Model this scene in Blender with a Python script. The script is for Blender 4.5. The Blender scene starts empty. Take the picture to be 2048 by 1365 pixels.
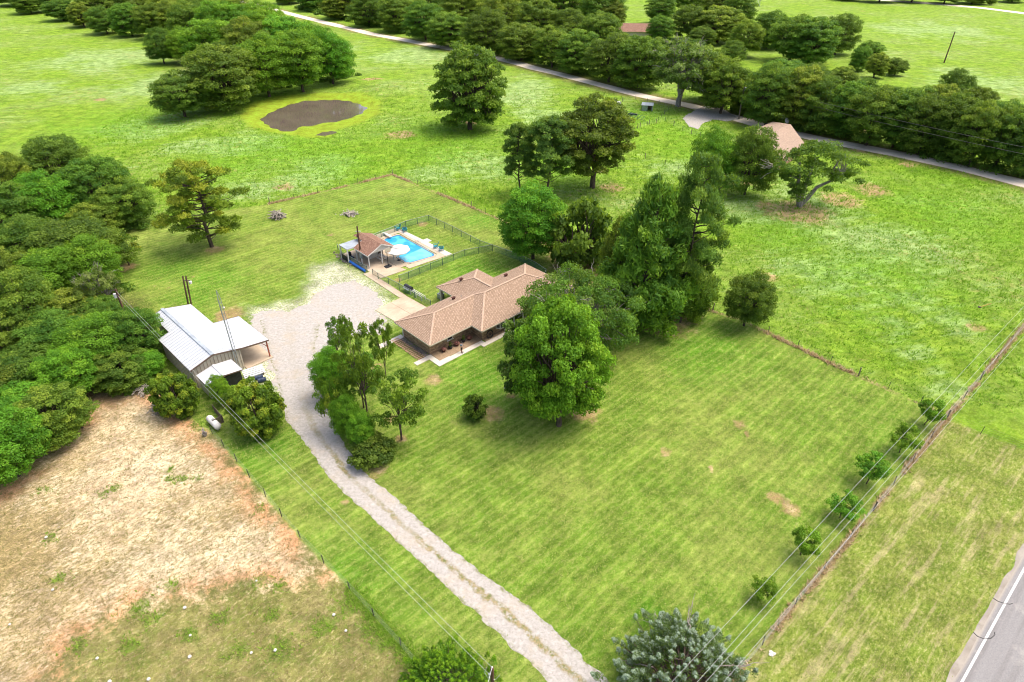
import bpy, math, random
import numpy as np
from mathutils import Vector, Matrix

# ------------------------------------------------------------------ camera, sky, sun
scn = bpy.context.scene
CAM_H = 50.0
PITCH = math.radians(34.0)
FPX = 1300.0
cam_d = bpy.data.cameras.new('camera')
cam_d.sensor_width = 36.0
cam_d.lens = 36.0 * FPX / 2048.0
cam_d.clip_start = 1.0
cam_d.clip_end = 9000.0
cam = bpy.data.objects.new('camera', cam_d)
scn.collection.objects.link(cam)
cam.location = (0, 0, CAM_H)
cam.rotation_euler = (math.pi / 2 - PITCH, 0, 0)
scn.camera = cam

SUN_EL, SUN_AZ = math.radians(66), math.radians(78)      # azimuth from +Y towards +X
world = bpy.data.worlds.new('World')
scn.world = world
world.use_nodes = True
wn = world.node_tree
wn.nodes.clear()
sky = wn.nodes.new('ShaderNodeTexSky')
sky.sky_type = 'NISHITA'
sky.sun_disc = False
sky.sun_elevation = SUN_EL
sky.sun_rotation = SUN_AZ
sky.air_density = 1.0
sky.dust_density = 7.0
sky.ozone_density = 0.6
wbg = wn.nodes.new('ShaderNodeBackground')
wbg.inputs[1].default_value = 0.15
wo = wn.nodes.new('ShaderNodeOutputWorld')
wn.links.new(sky.outputs[0], wbg.inputs[0])
wn.links.new(wbg.outputs[0], wo.inputs[0])

sun_d = bpy.data.lights.new('sun', 'SUN')
sun_d.energy = 0.7
sun_d.angle = math.radians(28)
sun_d.color = (1.0, 0.96, 0.90)
sun = bpy.data.objects.new('sun', sun_d)
scn.collection.objects.link(sun)
sdir = Vector((math.cos(SUN_EL) * math.sin(SUN_AZ), math.cos(SUN_EL) * math.cos(SUN_AZ), math.sin(SUN_EL)))
sun.rotation_euler = sdir.to_track_quat('Z', 'Y').to_euler()
sun.location = (40, 60, 90)

scn.cycles.pixel_filter_type = 'BLACKMAN_HARRIS'
scn.cycles.filter_width = 1.05
scn.view_settings.view_transform = 'Standard'
scn.view_settings.look = 'None'
scn.view_settings.exposure = 1.30
scn.view_settings.gamma = 1.0
scn.view_settings.use_curve_mapping = False

# ------------------------------------------------------------------ helpers
COL = scn.collection
R = random.Random(7)
NR = np.random.default_rng(11)

def G(x, y, z=0.0):
    """point at height z on the ray through photo position x, y (surveying the place from its photograph)"""
    a = math.pi / 2 - PITCH
    dx, dy, dz = (x - 1024) / FPX, (682.5 - y) / FPX, -1.0
    wy = math.cos(a) * dy - math.sin(a) * dz
    wz = math.sin(a) * dy + math.cos(a) * dz
    t = (CAM_H - z) / -wz
    return Vector((dx * t, wy * t, z))

def PX(p):
    v = Vector(p) - Vector((0, 0, CAM_H))
    a = math.pi / 2 - PITCH
    y = math.cos(a) * v.y + math.sin(a) * v.z
    z = -math.sin(a) * v.y + math.cos(a) * v.z
    return 1024 + FPX * v.x / -z, 682.5 - FPX * y / -z, -z

def tag(o, label=None, cat=None, group=None, kind=None):
    if label: o['label'] = label
    if cat: o['category'] = cat
    if group: o['group'] = group
    if kind: o['kind'] = kind
    return o

def empty(name, loc, rz=0.0, label=None, cat=None, group=None):
    o = bpy.data.objects.new(name, None)
    o.empty_display_size = 0.3
    COL.objects.link(o)
    o.location = loc
    o.rotation_euler = (0, 0, rz)
    return tag(o, label, cat, group)

def kids(o):
    return [c for c in COL.objects if c.parent == o]

def copy_tree(o, parent=None, ch=None):
    c = o.copy()
    COL.objects.link(c)
    c.parent = parent
    for k in (kids(o) if ch is None else ch):
        copy_tree(k, c)
    return c

class MB:
    """collects shapes, links them as one mesh object"""
    def __init__(s):
        s.v = []; s.f = []; s.uv = []
    def poly(s, pts, uv=None):
        n = len(s.v)
        s.v += [tuple(p) for p in pts]
        s.f.append(tuple(range(n, n + len(pts))))
        s.uv.append(uv if uv else [(0, 0)] * len(pts))
        return s
    def box(s, c, d, rz=0.0, M=None):
        x, y, z = d[0] / 2, d[1] / 2, d[2] / 2
        co, si = math.cos(rz), math.sin(rz)
        n = len(s.v)
        for X, Y, Z in ((-x, -y, -z), (x, -y, -z), (x, y, -z), (-x, y, -z), (-x, -y, z), (x, -y, z), (x, y, z), (-x, y, z)):
            if M is not None:
                p = M @ Vector((X, Y, Z)); p = (p.x + c[0], p.y + c[1], p.z + c[2])
            else:
                p = (c[0] + X * co - Y * si, c[1] + X * si + Y * co, c[2] + Z)
            s.v.append(p)
        for q in ((0, 3, 2, 1), (4, 5, 6, 7), (0, 1, 5, 4), (1, 2, 6, 5), (2, 3, 7, 6), (3, 0, 4, 7)):
            s.f.append(tuple(n + i for i in q)); s.uv.append([(0, 0)] * 4)
        return s
    def beam(s, a, b, w, h=None):
        a = Vector(a); b = Vector(b); d = b - a
        L = d.length
        if L < 1e-6: return s
        M = d.to_track_quat('X', 'Z').to_matrix()
        return s.box((a + b) / 2, (L, w, h or w), M=M)
    def tube(s, pts, rads, n=6, cap=True):
        pts = [Vector(p) for p in pts]
        if not isinstance(rads, (list, tuple)): rads = [rads] * len(pts)
        base = len(s.v)
        up = None
        for i, p in enumerate(pts):
            d = (pts[min(i + 1, len(pts) - 1)] - pts[max(i - 1, 0)])
            d = d.normalized() if d.length > 1e-9 else Vector((0, 0, 1))
            if up is None or abs(up.dot(d)) > 0.98:
                up = Vector((1, 0, 0)) if abs(d.x) < 0.8 else Vector((0, 1, 0))
            a = (up - d * up.dot(d)).normalized(); b = d.cross(a)
            up = a
            for k in range(n):
                t = 2 * math.pi * k / n
                s.v.append(tuple(p + (a * math.cos(t) + b * math.sin(t)) * rads[i]))
        for i in range(len(pts) - 1):
            for k in range(n):
                s.f.append((base + i * n + k, base + i * n + (k + 1) % n, base + (i + 1) * n + (k + 1) % n, base + (i + 1) * n + k))
                s.uv.append([(0, 0)] * 4)
        if cap:
            s.f.append(tuple(base + k for k in range(n))[::-1]); s.uv.append([(0, 0)] * n)
            e = base + (len(pts) - 1) * n
            s.f.append(tuple(e + k for k in range(n))); s.uv.append([(0, 0)] * n)
        return s
    def lathe(s, c, prof, n=12, sx=1, sy=1):
        base = len(s.v)
        for r, z in prof:
            for k in range(n):
                t = 2 * math.pi * k / n
                s.v.append((c[0] + r * sx * math.cos(t), c[1] + r * sy * math.sin(t), c[2] + z))
        for i in range(len(prof) - 1):
            for k in range(n):
                s.f.append((base + i * n + k, base + i * n + (k + 1) % n, base + (i + 1) * n + (k + 1) % n, base + (i + 1) * n + k))
                s.uv.append([(0, 0)] * 4)
        return s
    def prism(s, poly, z0, z1):
        n = len(poly); b = len(s.v)
        s.v += [(p[0], p[1], z0) for p in poly] + [(p[0], p[1], z1) for p in poly]
        s.f.append(tuple(range(b + n - 1, b - 1, -1))); s.uv.append([(0, 0)] * n)
        s.f.append(tuple(range(b + n, b + 2 * n))); s.uv.append([(0, 0)] * n)
        for i in range(n):
            j = (i + 1) % n
            s.f.append((b + i, b + j, b + n + j, b + n + i))
            L = (Vector(poly[i][:2]) - Vector(poly[j][:2])).length
            s.uv.append([(0, z0), (L, z0), (L, z1), (0, z1)])
        return s
    def slope(s, pts):
        """planar roof face with metric uv: x along the eave, y up the slope"""
        P = [Vector(p) for p in pts]
        nrm = Vector((0, 0, 0))
        for i in range(len(P)):
            a, b = P[i], P[(i + 1) % len(P)]
            nrm += Vector(((a.y - b.y) * (a.z + b.z), (a.z - b.z) * (a.x + b.x), (a.x - b.x) * (a.y + b.y)))
        nrm.normalize()
        if nrm.z < 0:
            P = P[::-1]; nrm = -nrm
        h = Vector((0, 0, 1)).cross(nrm)
        h = h.normalized() if h.length > 1e-4 else Vector((1, 0, 0))
        g = nrm.cross(h)
        return s.poly(P, [(p.dot(h), p.dot(g)) for p in P])
    def mesh(s, name, m):
        me = bpy.data.meshes.new(name)
        me.from_pydata(s.v, [], s.f)
        ul = me.uv_layers.new(name='UVMap')
        flat = [c for u in s.uv for q in u for c in q]
        ul.data.foreach_set('uv', flat)
        if m: me.materials.append(m)
        me.update()
        return me
    def build(s, name, m, parent=None, smooth=False, **kw):
        me = s.mesh(name, m)
        if smooth:
            me.polygons.foreach_set('use_smooth', [True] * len(me.polygons))
        o = bpy.data.objects.new(name, me)
        COL.objects.link(o)
        if parent: o.parent = parent
        tag(o, **kw)
        return o

def np_mesh(name, V, F, m, attrs=None, smooth=False):
    me = bpy.data.meshes.new(name)
    V = np.asarray(V, dtype=np.float32); F = np.asarray(F, dtype=np.int32)
    me.vertices.add(len(V)); me.vertices.foreach_set('co', V.ravel())
    k = F.shape[1]
    me.loops.add(F.size); me.loops.foreach_set('vertex_index', F.ravel())
    me.polygons.add(len(F))
    me.polygons.foreach_set('loop_start', np.arange(0, F.size, k, dtype=np.int32))
    me.polygons.foreach_set('loop_total', np.full(len(F), k, dtype=np.int32))
    if smooth: me.polygons.foreach_set('use_smooth', np.ones(len(F), dtype=bool))
    for an, av in (attrs or {}).items():
        a = me.attributes.new(an, 'FLOAT', 'POINT')
        a.data.foreach_set('value', np.asarray(av, dtype=np.float32))
    me.update(calc_edges=True)
    me.validate()
    if m: me.materials.append(m)
    return me

def obj(name, me, parent=None, **kw):
    o = bpy.data.objects.new(name, me)
    COL.objects.link(o)
    if parent: o.parent = parent
    return tag(o, **kw)

# ------------------------------------------------------------------ materials
class N:
    def __init__(s, name):
        s.m = bpy.data.materials.new(name); s.m.use_nodes = True
        s.t = s.m.node_tree; s.t.nodes.clear()
        s.out = s.t.nodes.new('ShaderNodeOutputMaterial')
    def n(s, typ, **kw):
        nd = s.t.nodes.new(typ)
        for k, v in kw.items(): setattr(nd, k, v)
        return nd
    def put(s, sock, v):
        if isinstance(v, bpy.types.NodeSocket): s.t.links.new(v, sock)
        elif isinstance(v, (tuple, list)) and len(v) == 3 and sock.type == 'RGBA': sock.default_value = (*v, 1)
        else: sock.default_value = v
    def math(s, op, a, b=0.0, c=None, clamp=False):
        nd = s.n('ShaderNodeMath', operation=op, use_clamp=clamp)
        s.put(nd.inputs[0], a); s.put(nd.inputs[1], b)
        if c is not None: s.put(nd.inputs[2], c)
        return nd.outputs[0]
    def mix(s, f, a, b, mode='MIX'):
        nd = s.n('ShaderNodeMix', data_type='RGBA', blend_type=mode)
        s.put(nd.inputs[0], f); s.put(nd.inputs[6], a); s.put(nd.inputs[7], b)
        return nd.outputs[2]
    def attr(s, name):
        return s.n('ShaderNodeAttribute', attribute_name=name).outputs['Fac']
    def ramp(s, v, lo, hi, a=0.0, b=1.0):
        nd = s.n('ShaderNodeMapRange', interpolation_type='SMOOTHSTEP')
        s.put(nd.inputs[0], v); s.put(nd.inputs[1], lo); s.put(nd.inputs[2], hi); s.put(nd.inputs[3], a); s.put(nd.inputs[4], b)
        return nd.outputs[0]
    def pos(s, kind='Object'):
        return s.n('ShaderNodeTexCoord').outputs[kind]
    def world(s):
        return s.n('ShaderNodeNewGeometry').outputs['Position']
    def map(s, v, scale=(1, 1, 1), rot=(0, 0, 0)):
        nd = s.n('ShaderNodeMapping')
        s.put(nd.inputs[0], v); nd.inputs['Rotation'].default_value = rot
        if scale == (1, 1, 1): return nd.outputs[0]
        n2 = s.n('ShaderNodeMapping'); s.t.links.new(nd.outputs[0], n2.inputs[0]); n2.inputs['Scale'].default_value = scale
        return n2.outputs[0]
    def noise(s, v, scale, detail=4, rough=0.6, dist=0.0, col=False):
        nd = s.n('ShaderNodeTexNoise')
        s.put(nd.inputs['Vector'], v); nd.inputs['Scale'].default_value = scale
        nd.inputs['Detail'].default_value = detail; nd.inputs['Roughness'].default_value = rough; nd.inputs['Distortion'].default_value = dist
        return nd.outputs['Color' if col else 'Fac']
    def voro(s, v, scale, feature='F1', out='Distance'):
        nd = s.n('ShaderNodeTexVoronoi', feature=feature)
        s.put(nd.inputs['Vector'], v); nd.inputs['Scale'].default_value = scale
        return nd.outputs[out]
    def bump(s, h, strength=0.4, dist=0.1):
        nd = s.n('ShaderNodeBump'); nd.inputs['Strength'].default_value = strength; nd.inputs['Distance'].default_value = dist
        s.put(nd.inputs['Height'], h)
        return nd.outputs[0]
    def bsdf(s, col, rough=0.8, metal=0.0, nrm=None, spec=0.3, alb=0.78, **kw):
        if alb != 1:
            col = s.mix(1.0, col, (alb, alb, alb), 'MULTIPLY')
        nd = s.n('ShaderNodeBsdfPrincipled')
        s.put(nd.inputs['Base Color'], col); s.put(nd.inputs['Roughness'], rough); s.put(nd.inputs['Metallic'], metal)
        nd.inputs['Specular IOR Level'].default_value = spec
        if nrm is not None: s.put(nd.inputs['Normal'], nrm)
        for k, v in kw.items(): s.put(nd.inputs[k.replace('_', ' ')], v)
        return nd.outputs[0]
    def done(s, sh):
        s.t.links.new(sh, s.out.inputs[0]); return s.m

def plain(name, c1, c2=None, scale=3.0, rough=0.7, metal=0.0, bump=0.0, spec=0.3, detail=4, stretch=(1, 1, 1)):
    g = N(name)
    p = g.map(g.pos(), scale=stretch)
    c2 = c2 or tuple(x * 0.75 for x in c1)
    nz = g.noise(p, scale, detail)
    f = g.ramp(nz, 0.35, 0.68)
    col = g.mix(f, c1, c2)
    nrm = g.bump(nz, bump, 0.05) if bump else None
    return g.done(g.bsdf(col, rough, metal, nrm, spec))

def leaf_mat(name, dark, light, warm, trans=0.45, hue=0.1, bloom=None, wlo=.5):
    g = N(name)
    t = g.attr('tint'); c = g.attr('clump')
    rnd = g.n('ShaderNodeObjectInfo').outputs['Random']
    col = g.mix(g.ramp(t, 0.1, 0.95), dark, light)
    col = g.mix(g.ramp(c, wlo, wlo + 0.45, 0, 0.85), col, warm)
    # every tree its own tone
    v = g.math('MULTIPLY_ADD', rnd, hue * 2.5, 1 - hue * 1.25)
    hsv = g.n('ShaderNodeHueSaturation')
    g.put(hsv.inputs['Hue'], g.math('MULTIPLY_ADD', g.math('FRACT', g.math('MULTIPLY', rnd, 7.31)), hue * 0.32, 0.5 - hue * 0.16))
    g.put(hsv.inputs['Value'], v); g.put(hsv.inputs['Color'], col)
    col = hsv.outputs[0]
    if bloom:
        col = g.mix(g.ramp(g.attr('bloom'), 0.5, 0.6), col, bloom)
    d = g.bsdf(col, 0.62, 0, None, 0.25, alb=1)
    tr = g.n('ShaderNodeBsdfTranslucent'); g.put(tr.inputs[0], g.mix(0.5, col, (0.30, 0.45, 0.02), 'MIX'))
    mx = g.n('ShaderNodeMixShader'); mx.inputs[0].default_value = trans
    g.t.links.new(d, mx.inputs[1]); g.t.links.new(tr.outputs[0], mx.inputs[2])
    return g.done(mx.outputs[0])

MAT = {}
MAT['oak'] = leaf_mat('oak_leaves', (0.055, 0.12, 0.013), (0.175, 0.275, 0.028), (0.26, 0.35, 0.035), hue=0.18)
MAT['bright'] = leaf_mat('bright_leaves', (0.06, 0.17, 0.009), (0.165, 0.37, 0.022), (0.25, 0.43, 0.028))
MAT['dark'] = leaf_mat('dark_leaves', (0.04, 0.095, 0.012), (0.13, 0.225, 0.024), (0.18, 0.28, 0.03))
MAT['pine'] = leaf_mat('pine_needles', (0.040, 0.10, 0.018), (0.15, 0.28, 0.04), (0.24, 0.34, 0.04))
MAT['pine_yellow'] = leaf_mat('yellowing_needles', (0.06, 0.10, 0.01), (0.24, 0.32, 0.02), (0.42, 0.42, 0.035), wlo=.35)
MAT['cedar'] = leaf_mat('cedar_foliage', (0.048, 0.12, 0.013), (0.155, 0.285, 0.020), (0.25, 0.38, 0.026))
MAT['cedar_lit'] = leaf_mat('young_cedar_foliage', (0.025, 0.085, 0.005), (0.12, 0.30, 0.012), (0.30, 0.50, 0.022), wlo=.3)  # bright green foliage colour, palest at the plume tips
MAT['cedar_blue'] = leaf_mat('blue_cedar_foliage', (0.026, 0.065, 0.016), (0.15, 0.25, 0.08), (0.55, 0.68, 0.55), wlo=.35)
MAT['grey_oak'] = leaf_mat('thin_grey_green_leaves', (0.045, 0.085, 0.016), (0.19, 0.28, 0.05), (0.32, 0.38, 0.12))
MAT['live'] = leaf_mat('live_oak_leaves', (0.045, 0.10, 0.014), (0.165, 0.285, 0.03), (0.28, 0.35, 0.08))
MAT['shrub'] = leaf_mat('shrub_leaves', (0.045, 0.10, 0.009), (0.19, 0.32, 0.022), (0.42, 0.45, 0.035))
MAT['magnolia'] = leaf_mat('magnolia_leaves', (0.025, 0.06, 0.012), (0.10, 0.20, 0.032), (0.17, 0.24, 0.05), bloom=(0.8, 0.78, 0.65))
MAT['bark'] = plain('bark', (0.14, 0.105, 0.075), (0.055, 0.04, 0.03), 6, 0.9, bump=0.6, stretch=(1, 1, 0.2))
MAT['grey_bark'] = plain('weathered_bark', (0.34, 0.31, 0.27), (0.16, 0.14, 0.12), 6, 0.9, bump=0.5, stretch=(1, 1, 0.2))
MAT['dead'] = plain('dead_wood', (0.42, 0.38, 0.33), (0.2, 0.17, 0.14), 8, 0.9)
MAT['pole'] = plain('creosoted_pole', (0.16, 0.085, 0.05), (0.07, 0.04, 0.03), 5, 0.85, stretch=(1, 1, 0.15))
MAT['pole_grey'] = plain('weathered_pole', (0.25, 0.21, 0.16), (0.14, 0.11, 0.08), 5, 0.85, stretch=(1, 1, 0.15))
MAT['post'] = plain('fence_post', (0.09, 0.085, 0.06), (0.05, 0.05, 0.04), 5, 0.8)
MAT['wire'] = plain('galvanised_wire', (0.45, 0.46, 0.45), None, 3, 0.45, 0.6)
MAT['cable'] = plain('aluminium_cable', (0.6, 0.61, 0.61), (0.5, 0.5, 0.5), 2, 0.5, 0.1)
MAT['dark_cable'] = plain('dark_cable', (0.07, 0.07, 0.07), None, 2, 0.5)
MAT['white'] = plain('white_paint', (0.72, 0.70, 0.66), (0.62, 0.60, 0.56), 1.5, 0.55)
MAT['cream'] = plain('cream_paint', (0.62, 0.56, 0.45), (0.52, 0.46, 0.36), 1.5, 0.6)
MAT['tan_trim'] = plain('tan_trim', (0.42, 0.34, 0.26), (0.36, 0.29, 0.22), 1.5, 0.6)
MAT['brown_trim'] = plain('brown_trim', (0.17, 0.12, 0.085), (0.13, 0.09, 0.065), 1.5, 0.5)
MAT['black'] = plain('black_plastic', (0.02, 0.02, 0.022), (0.035, 0.035, 0.04), 3, 0.5)
MAT['dkblue'] = plain('dark_blue_plastic', (0.02, 0.035, 0.07), (0.03, 0.05, 0.09), 3, 0.4)
MAT['blue'] = plain('blue_vinyl', (0.015, 0.11, 0.45), (0.02, 0.14, 0.5), 3, 0.4)
MAT['teal'] = plain('teal_resin', (0.0, 0.28, 0.36), (0.01, 0.22, 0.3), 3, 0.5)
MAT['red'] = plain('red_oxide_steel', (0.40, 0.09, 0.045), (0.3, 0.07, 0.04), 4, 0.6)
MAT['rust'] = plain('rusty_vent', (0.09, 0.03, 0.02), (0.06, 0.02, 0.015), 9, 0.8)
MAT['steel'] = plain('galvanised_steel', (0.42, 0.46, 0.46), (0.3, 0.34, 0.34), 4, 0.4, 0.5)
MAT['green_steel'] = plain('green_steel', (0.05, 0.12, 0.09), (0.08, 0.15, 0.12), 4, 0.5)
MAT['skin'] = plain('skin', (0.42, 0.24, 0.17), (0.38, 0.21, 0.15), 8, 0.55)
MAT['shirt'] = plain('grey_blue_shirt', (0.20, 0.27, 0.34), (0.16, 0.22, 0.28), 8, 0.85)
MAT['hair'] = plain('brown_hair', (0.035, 0.022, 0.015), None, 30, 0.6)
MAT['pink'] = plain('pink_flowers', (0.42, 0.13, 0.15), (0.14, 0.14, 0.05), 16, 0.8)
MAT['terracotta'] = plain('dark_terracotta', (0.12, 0.05, 0.035), None, 4, 0.8)
MAT['rock'] = plain('river_rock', (0.32, 0.27, 0.22), (0.13, 0.11, 0.10), 3, 0.85)
MAT['limestone'] = plain('limestone', (0.65, 0.62, 0.55), (0.45, 0.42, 0.36), 3, 0.85)
MAT['paver'] = plain('red_brick_edging', (0.55, 0.33, 0.21), (0.42, 0.25, 0.17), 7, 0.85)
MAT['plank'] = plain('weathered_plank', (0.17, 0.13, 0.10), (0.10, 0.08, 0.06), 6, 0.85, stretch=(1, 1, 0.2))
MAT['galv_roof'] = plain('galvanised_roof', (0.50, 0.55, 0.58), (0.36, 0.40, 0.43), 1.2, 0.4, 0.35)
MAT['glass'] = plain('dark_window_glass', (0.02, 0.025, 0.03), (0.05, 0.06, 0.07), 1.0, 0.08, spec=0.6)
MAT['tyre'] = plain('tyre_rubber', (0.02, 0.02, 0.02), None, 4, 0.8)
MAT['mulch'] = plain('bark_mulch', (0.38, 0.28, 0.175), (0.25, 0.175, 0.11), 9, 0.95, bump=0.6)
MAT['vinyl_water'] = None

def g_white_roof():
    g = N('white_metal_roof')
    uv = g.pos('UV')
    nz = g.noise(g.pos(), 0.7, 8, 0.75)
    col = g.mix(g.ramp(nz, 0.3, 0.75), (0.60, 0.62, 0.64), (0.54, 0.57, 0.60))
    st = g.noise(g.map(uv, scale=(6, 0.4, 1)), 1.0, 4)
    col = g.mix(g.ramp(st, 0.55, 0.8, 0, 0.35), col, (0.46, 0.49, 0.52))
    return g.done(g.bsdf(col, 0.42, 0.15, None, 0.4))
MAT['white_roof'] = g_white_roof()

def g_shingle(name, a, b, c, row=0.19):
    g = N(name)
    uv = g.pos('UV')
    br = g.n('ShaderNodeTexBrick')
    g.put(br.inputs['Vector'], uv)
    g.put(br.inputs['Color1'], (0, 0, 0)); g.put(br.inputs['Color2'], (1, 1, 1)); g.put(br.inputs['Mortar'], (0.5, 0.5, 0.5))
    br.inputs['Scale'].default_value = 1.0
    br.inputs['Brick Width'].default_value = row * 1.15; br.inputs['Row Height'].default_value = row
    br.inputs['Mortar Size'].default_value = row * 0.12; br.inputs['Mortar Smooth'].default_value = 0.3
    rgb = g.n('ShaderNodeSeparateColor'); g.put(rgb.inputs[0], br.outputs['Color'])
    col = g.mix(g.ramp(rgb.outputs[0], 0.05, 0.95), a, b)
    big = g.noise(uv, 0.5, 9, 0.8)
    col = g.mix(g.ramp(big, 0.4, 0.75, 0, 0.45), col, c)
    col = g.mix(g.ramp(g.noise(uv, 7, 3), 0.5, 0.75, 0, 0.4), col, tuple(x * 0.6 for x in a))
    col = g.mix(g.math('MULTIPLY', br.outputs['Fac'], 0.8), col, tuple(x * 0.30 for x in a))
    nrm = g.bump(g.math('SUBTRACT', 1.0, br.outputs['Fac']), 0.8, 0.03)
    return g.done(g.bsdf(col, 0.9, 0, nrm, 0.2))
MAT['shingle'] = g_shingle('tan_shingles', (0.37, 0.255, 0.175), (0.49, 0.355, 0.255), (0.40, 0.285, 0.20))
MAT['shingle_red'] = g_shingle('brown_red_shingles', (0.24, 0.13, 0.09), (0.42, 0.25, 0.18), (0.33, 0.19, 0.13))
MAT['shingle_pink'] = g_shingle('pinkish_shingles', (0.40, 0.29, 0.21), (0.55, 0.42, 0.32), (0.48, 0.35, 0.26))
MAT['ridge'] = plain('ridge_shingles', (0.50, 0.365, 0.27), (0.42, 0.30, 0.21), 4, 0.9)

def g_brick():
    g = N('brown_brick')
    uv = g.pos('UV')
    br = g.n('ShaderNodeTexBrick')
    g.put(br.inputs['Vector'], uv)
    g.put(br.inputs['Color1'], (0, 0, 0)); g.put(br.inputs['Color2'], (1, 1, 1)); g.put(br.inputs['Mortar'], (0.5, 0.5, 0.5))
    br.inputs['Scale'].default_value = 1.0
    br.inputs['Brick Width'].default_value = 0.42; br.inputs['Row Height'].default_value = 0.15
    br.inputs['Mortar Size'].default_value = 0.012
    rgb = g.n('ShaderNodeSeparateColor'); g.put(rgb.inputs[0], br.outputs['Color'])
    col = g.mix(g.ramp(rgb.outputs[0], 0.1, 0.9), (0.26, 0.165, 0.10), (0.50, 0.35, 0.22))
    col = g.mix(g.ramp(g.noise(uv, 2.2, 4), 0.45, 0.7, 0, 0.7), col, (0.17, 0.115, 0.08))
    col = g.mix(g.math('MULTIPLY', br.outputs['Fac'], 0.6), col, (0.40, 0.33, 0.25))
    return g.done(g.bsdf(col, 0.9, 0, g.bump(g.math('SUBTRACT', 1.0, br.outputs['Fac']), 0.5, 0.02), 0.2))
MAT['brick'] = g_brick()

def g_concrete(name, a, b, joint=None):
    g = N(name)
    p = g.world()
    col = g.mix(g.ramp(g.noise(p, 0.5, 6, 0.65), 0.3, 0.7), a, b)
    col = g.mix(g.ramp(g.noise(p, 6, 4), 0.5, 0.8, 0, 0.35), col, tuple(x * 0.7 for x in b))
    return g.done(g.bsdf(col, 0.85, 0, g.bump(g.noise(p, 12, 3), 0.15, 0.02), 0.2))
MAT['concrete'] = g_concrete('tan_concrete', (0.56, 0.46, 0.34), (0.44, 0.35, 0.25))
MAT['concrete_white'] = g_concrete('pale_concrete', (0.66, 0.62, 0.54), (0.54, 0.49, 0.41))
MAT['coping'] = g_concrete('pool_coping', (0.55, 0.43, 0.32), (0.47, 0.36, 0.26))

def g_gravel(name='white_gravel', ribbon=False):
    g = N(name)
    p = g.world()
    fine = g.noise(p, 2.4, 8, 0.8)
    vor = g.voro(p, 9.0)
    col = g.mix(g.ramp(fine, 0.3, 0.7), (0.49, 0.47, 0.435), (0.33, 0.31, 0.28))
    col = g.mix(g.ramp(g.noise(p, 3.2, 6, 0.85), 0.52, 0.60, 0, 0.6), col, (0.26, 0.235, 0.20))
    col = g.mix(g.ramp(g.noise(p, 0.28, 5, 0.7), 0.48, 0.72, 0, 0.45), col, (0.45, 0.37, 0.26))
    if ribbon:
        sx = g.n('ShaderNodeSeparateXYZ'); g.put(sx.inputs[0], g.pos('UV'))
        wob = g.math('MULTIPLY_ADD', g.noise(p, 0.9, 5, 0.7), 0.30, -0.15)
        d = g.math('ABSOLUTE', g.math('ADD', g.math('SUBTRACT', sx.outputs[0], 0.52), wob))
        cl = g.noise(p, 1.5, 6, 0.8)
        strip = g.math('MULTIPLY', g.ramp(d, 0.13, 0.035), g.ramp(cl, 0.36, 0.56))
        strip = g.math('MULTIPLY', g.math('MULTIPLY', strip, g.ramp(g.noise(p, 0.1, 3), 0.35, 0.5, 0.45, 1)), g.ramp(sx.outputs[1], 16, 34, 0.12, 1))
        gr = g.mix(g.ramp(fine, 0.4, 0.6), (0.13, 0.15, 0.045), (0.33, 0.26, 0.14))
        col = g.mix(strip, col, gr)
        e = g.math('ABSOLUTE', g.math('SUBTRACT', sx.outputs[0], 0.5))
        edge = g.math('MULTIPLY', g.ramp(g.math('ADD', e, g.math('MULTIPLY', wob, 0.5)), 0.37, 0.50), g.ramp(cl, 0.46, 0.6))
        col = g.mix(g.math('MULTIPLY', edge, 0.85), col, (0.16, 0.17, 0.05))
    nrm = g.bump(fine, 0.6, 0.10)
    return g.done(g.bsdf(col, 0.95, 0, nrm, 0.1))
MAT['gravel'] = g_gravel()
MAT['shoulder'] = g_concrete('dusty_shoulder_grit', (0.36, 0.33, 0.28), (0.24, 0.21, 0.17))
MAT['gravel_ribbon'] = g_gravel('white_gravel_with_grassy_centre', True)

def g_dirtroad():
    g = N('dirt_road_surface')
    p = g.world()
    sx = g.n('ShaderNodeSeparateXYZ'); g.put(sx.inputs[0], g.pos('UV'))
    d = g.math('ABSOLUTE', g.math('SUBTRACT', sx.outputs[0], 0.5))
    col = g.mix(g.ramp(g.noise(p, 0.35, 6, 0.7), 0.35, 0.65), (0.80, 0.71, 0.58), (0.66, 0.58, 0.46))
    col = g.mix(g.math('MULTIPLY', g.ramp(d, 0.12, 0.02), g.ramp(g.noise(p, 0.12, 4), 0.45, 0.7, 0, 0.6)), col, (0.52, 0.48, 0.41))
    col = g.mix(g.ramp(d, 0.36, 0.48, 0, 0.4), col, (0.44, 0.33, 0.2))
    return g.done(g.bsdf(col, 0.95, 0, g.bump(g.noise(p, 4, 4), 0.4, 0.05), 0.1))
MAT['dirt_road'] = g_dirtroad()

def g_asphalt():
    g = N('asphalt')
    p = g.world()
    fine = g.noise(p, 9, 4, 0.8)
    col = g.mix(g.ramp(fine, 0.3, 0.7), (0.20, 0.197, 0.197), (0.29, 0.283, 0.275))
    sx = g.n('ShaderNodeSeparateXYZ'); g.put(sx.inputs[0], g.pos('UV'))
    st = g.noise(g.map(g.pos('UV'), scale=(9, 0.05, 1)), 1.0, 5, 0.7)
    col = g.mix(g.ramp(st, 0.42, 0.66, 0, 0.6), col, (0.16, 0.15, 0.145))
    col = g.mix(g.ramp(g.noise(p, 0.5, 5, 0.7), 0.55, 0.7, 0, 0.4), col, (0.42, 0.40, 0.36))
    col = g.mix(g.ramp(sx.outputs[0], 0.03, 0.0, 0, 0.6), col, (0.42, 0.37, 0.30))
    return g.done(g.bsdf(col, 0.9, 0, g.bump(fine, 0.4, 0.02), 0.2))
MAT['asphalt'] = g_asphalt()
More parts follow.
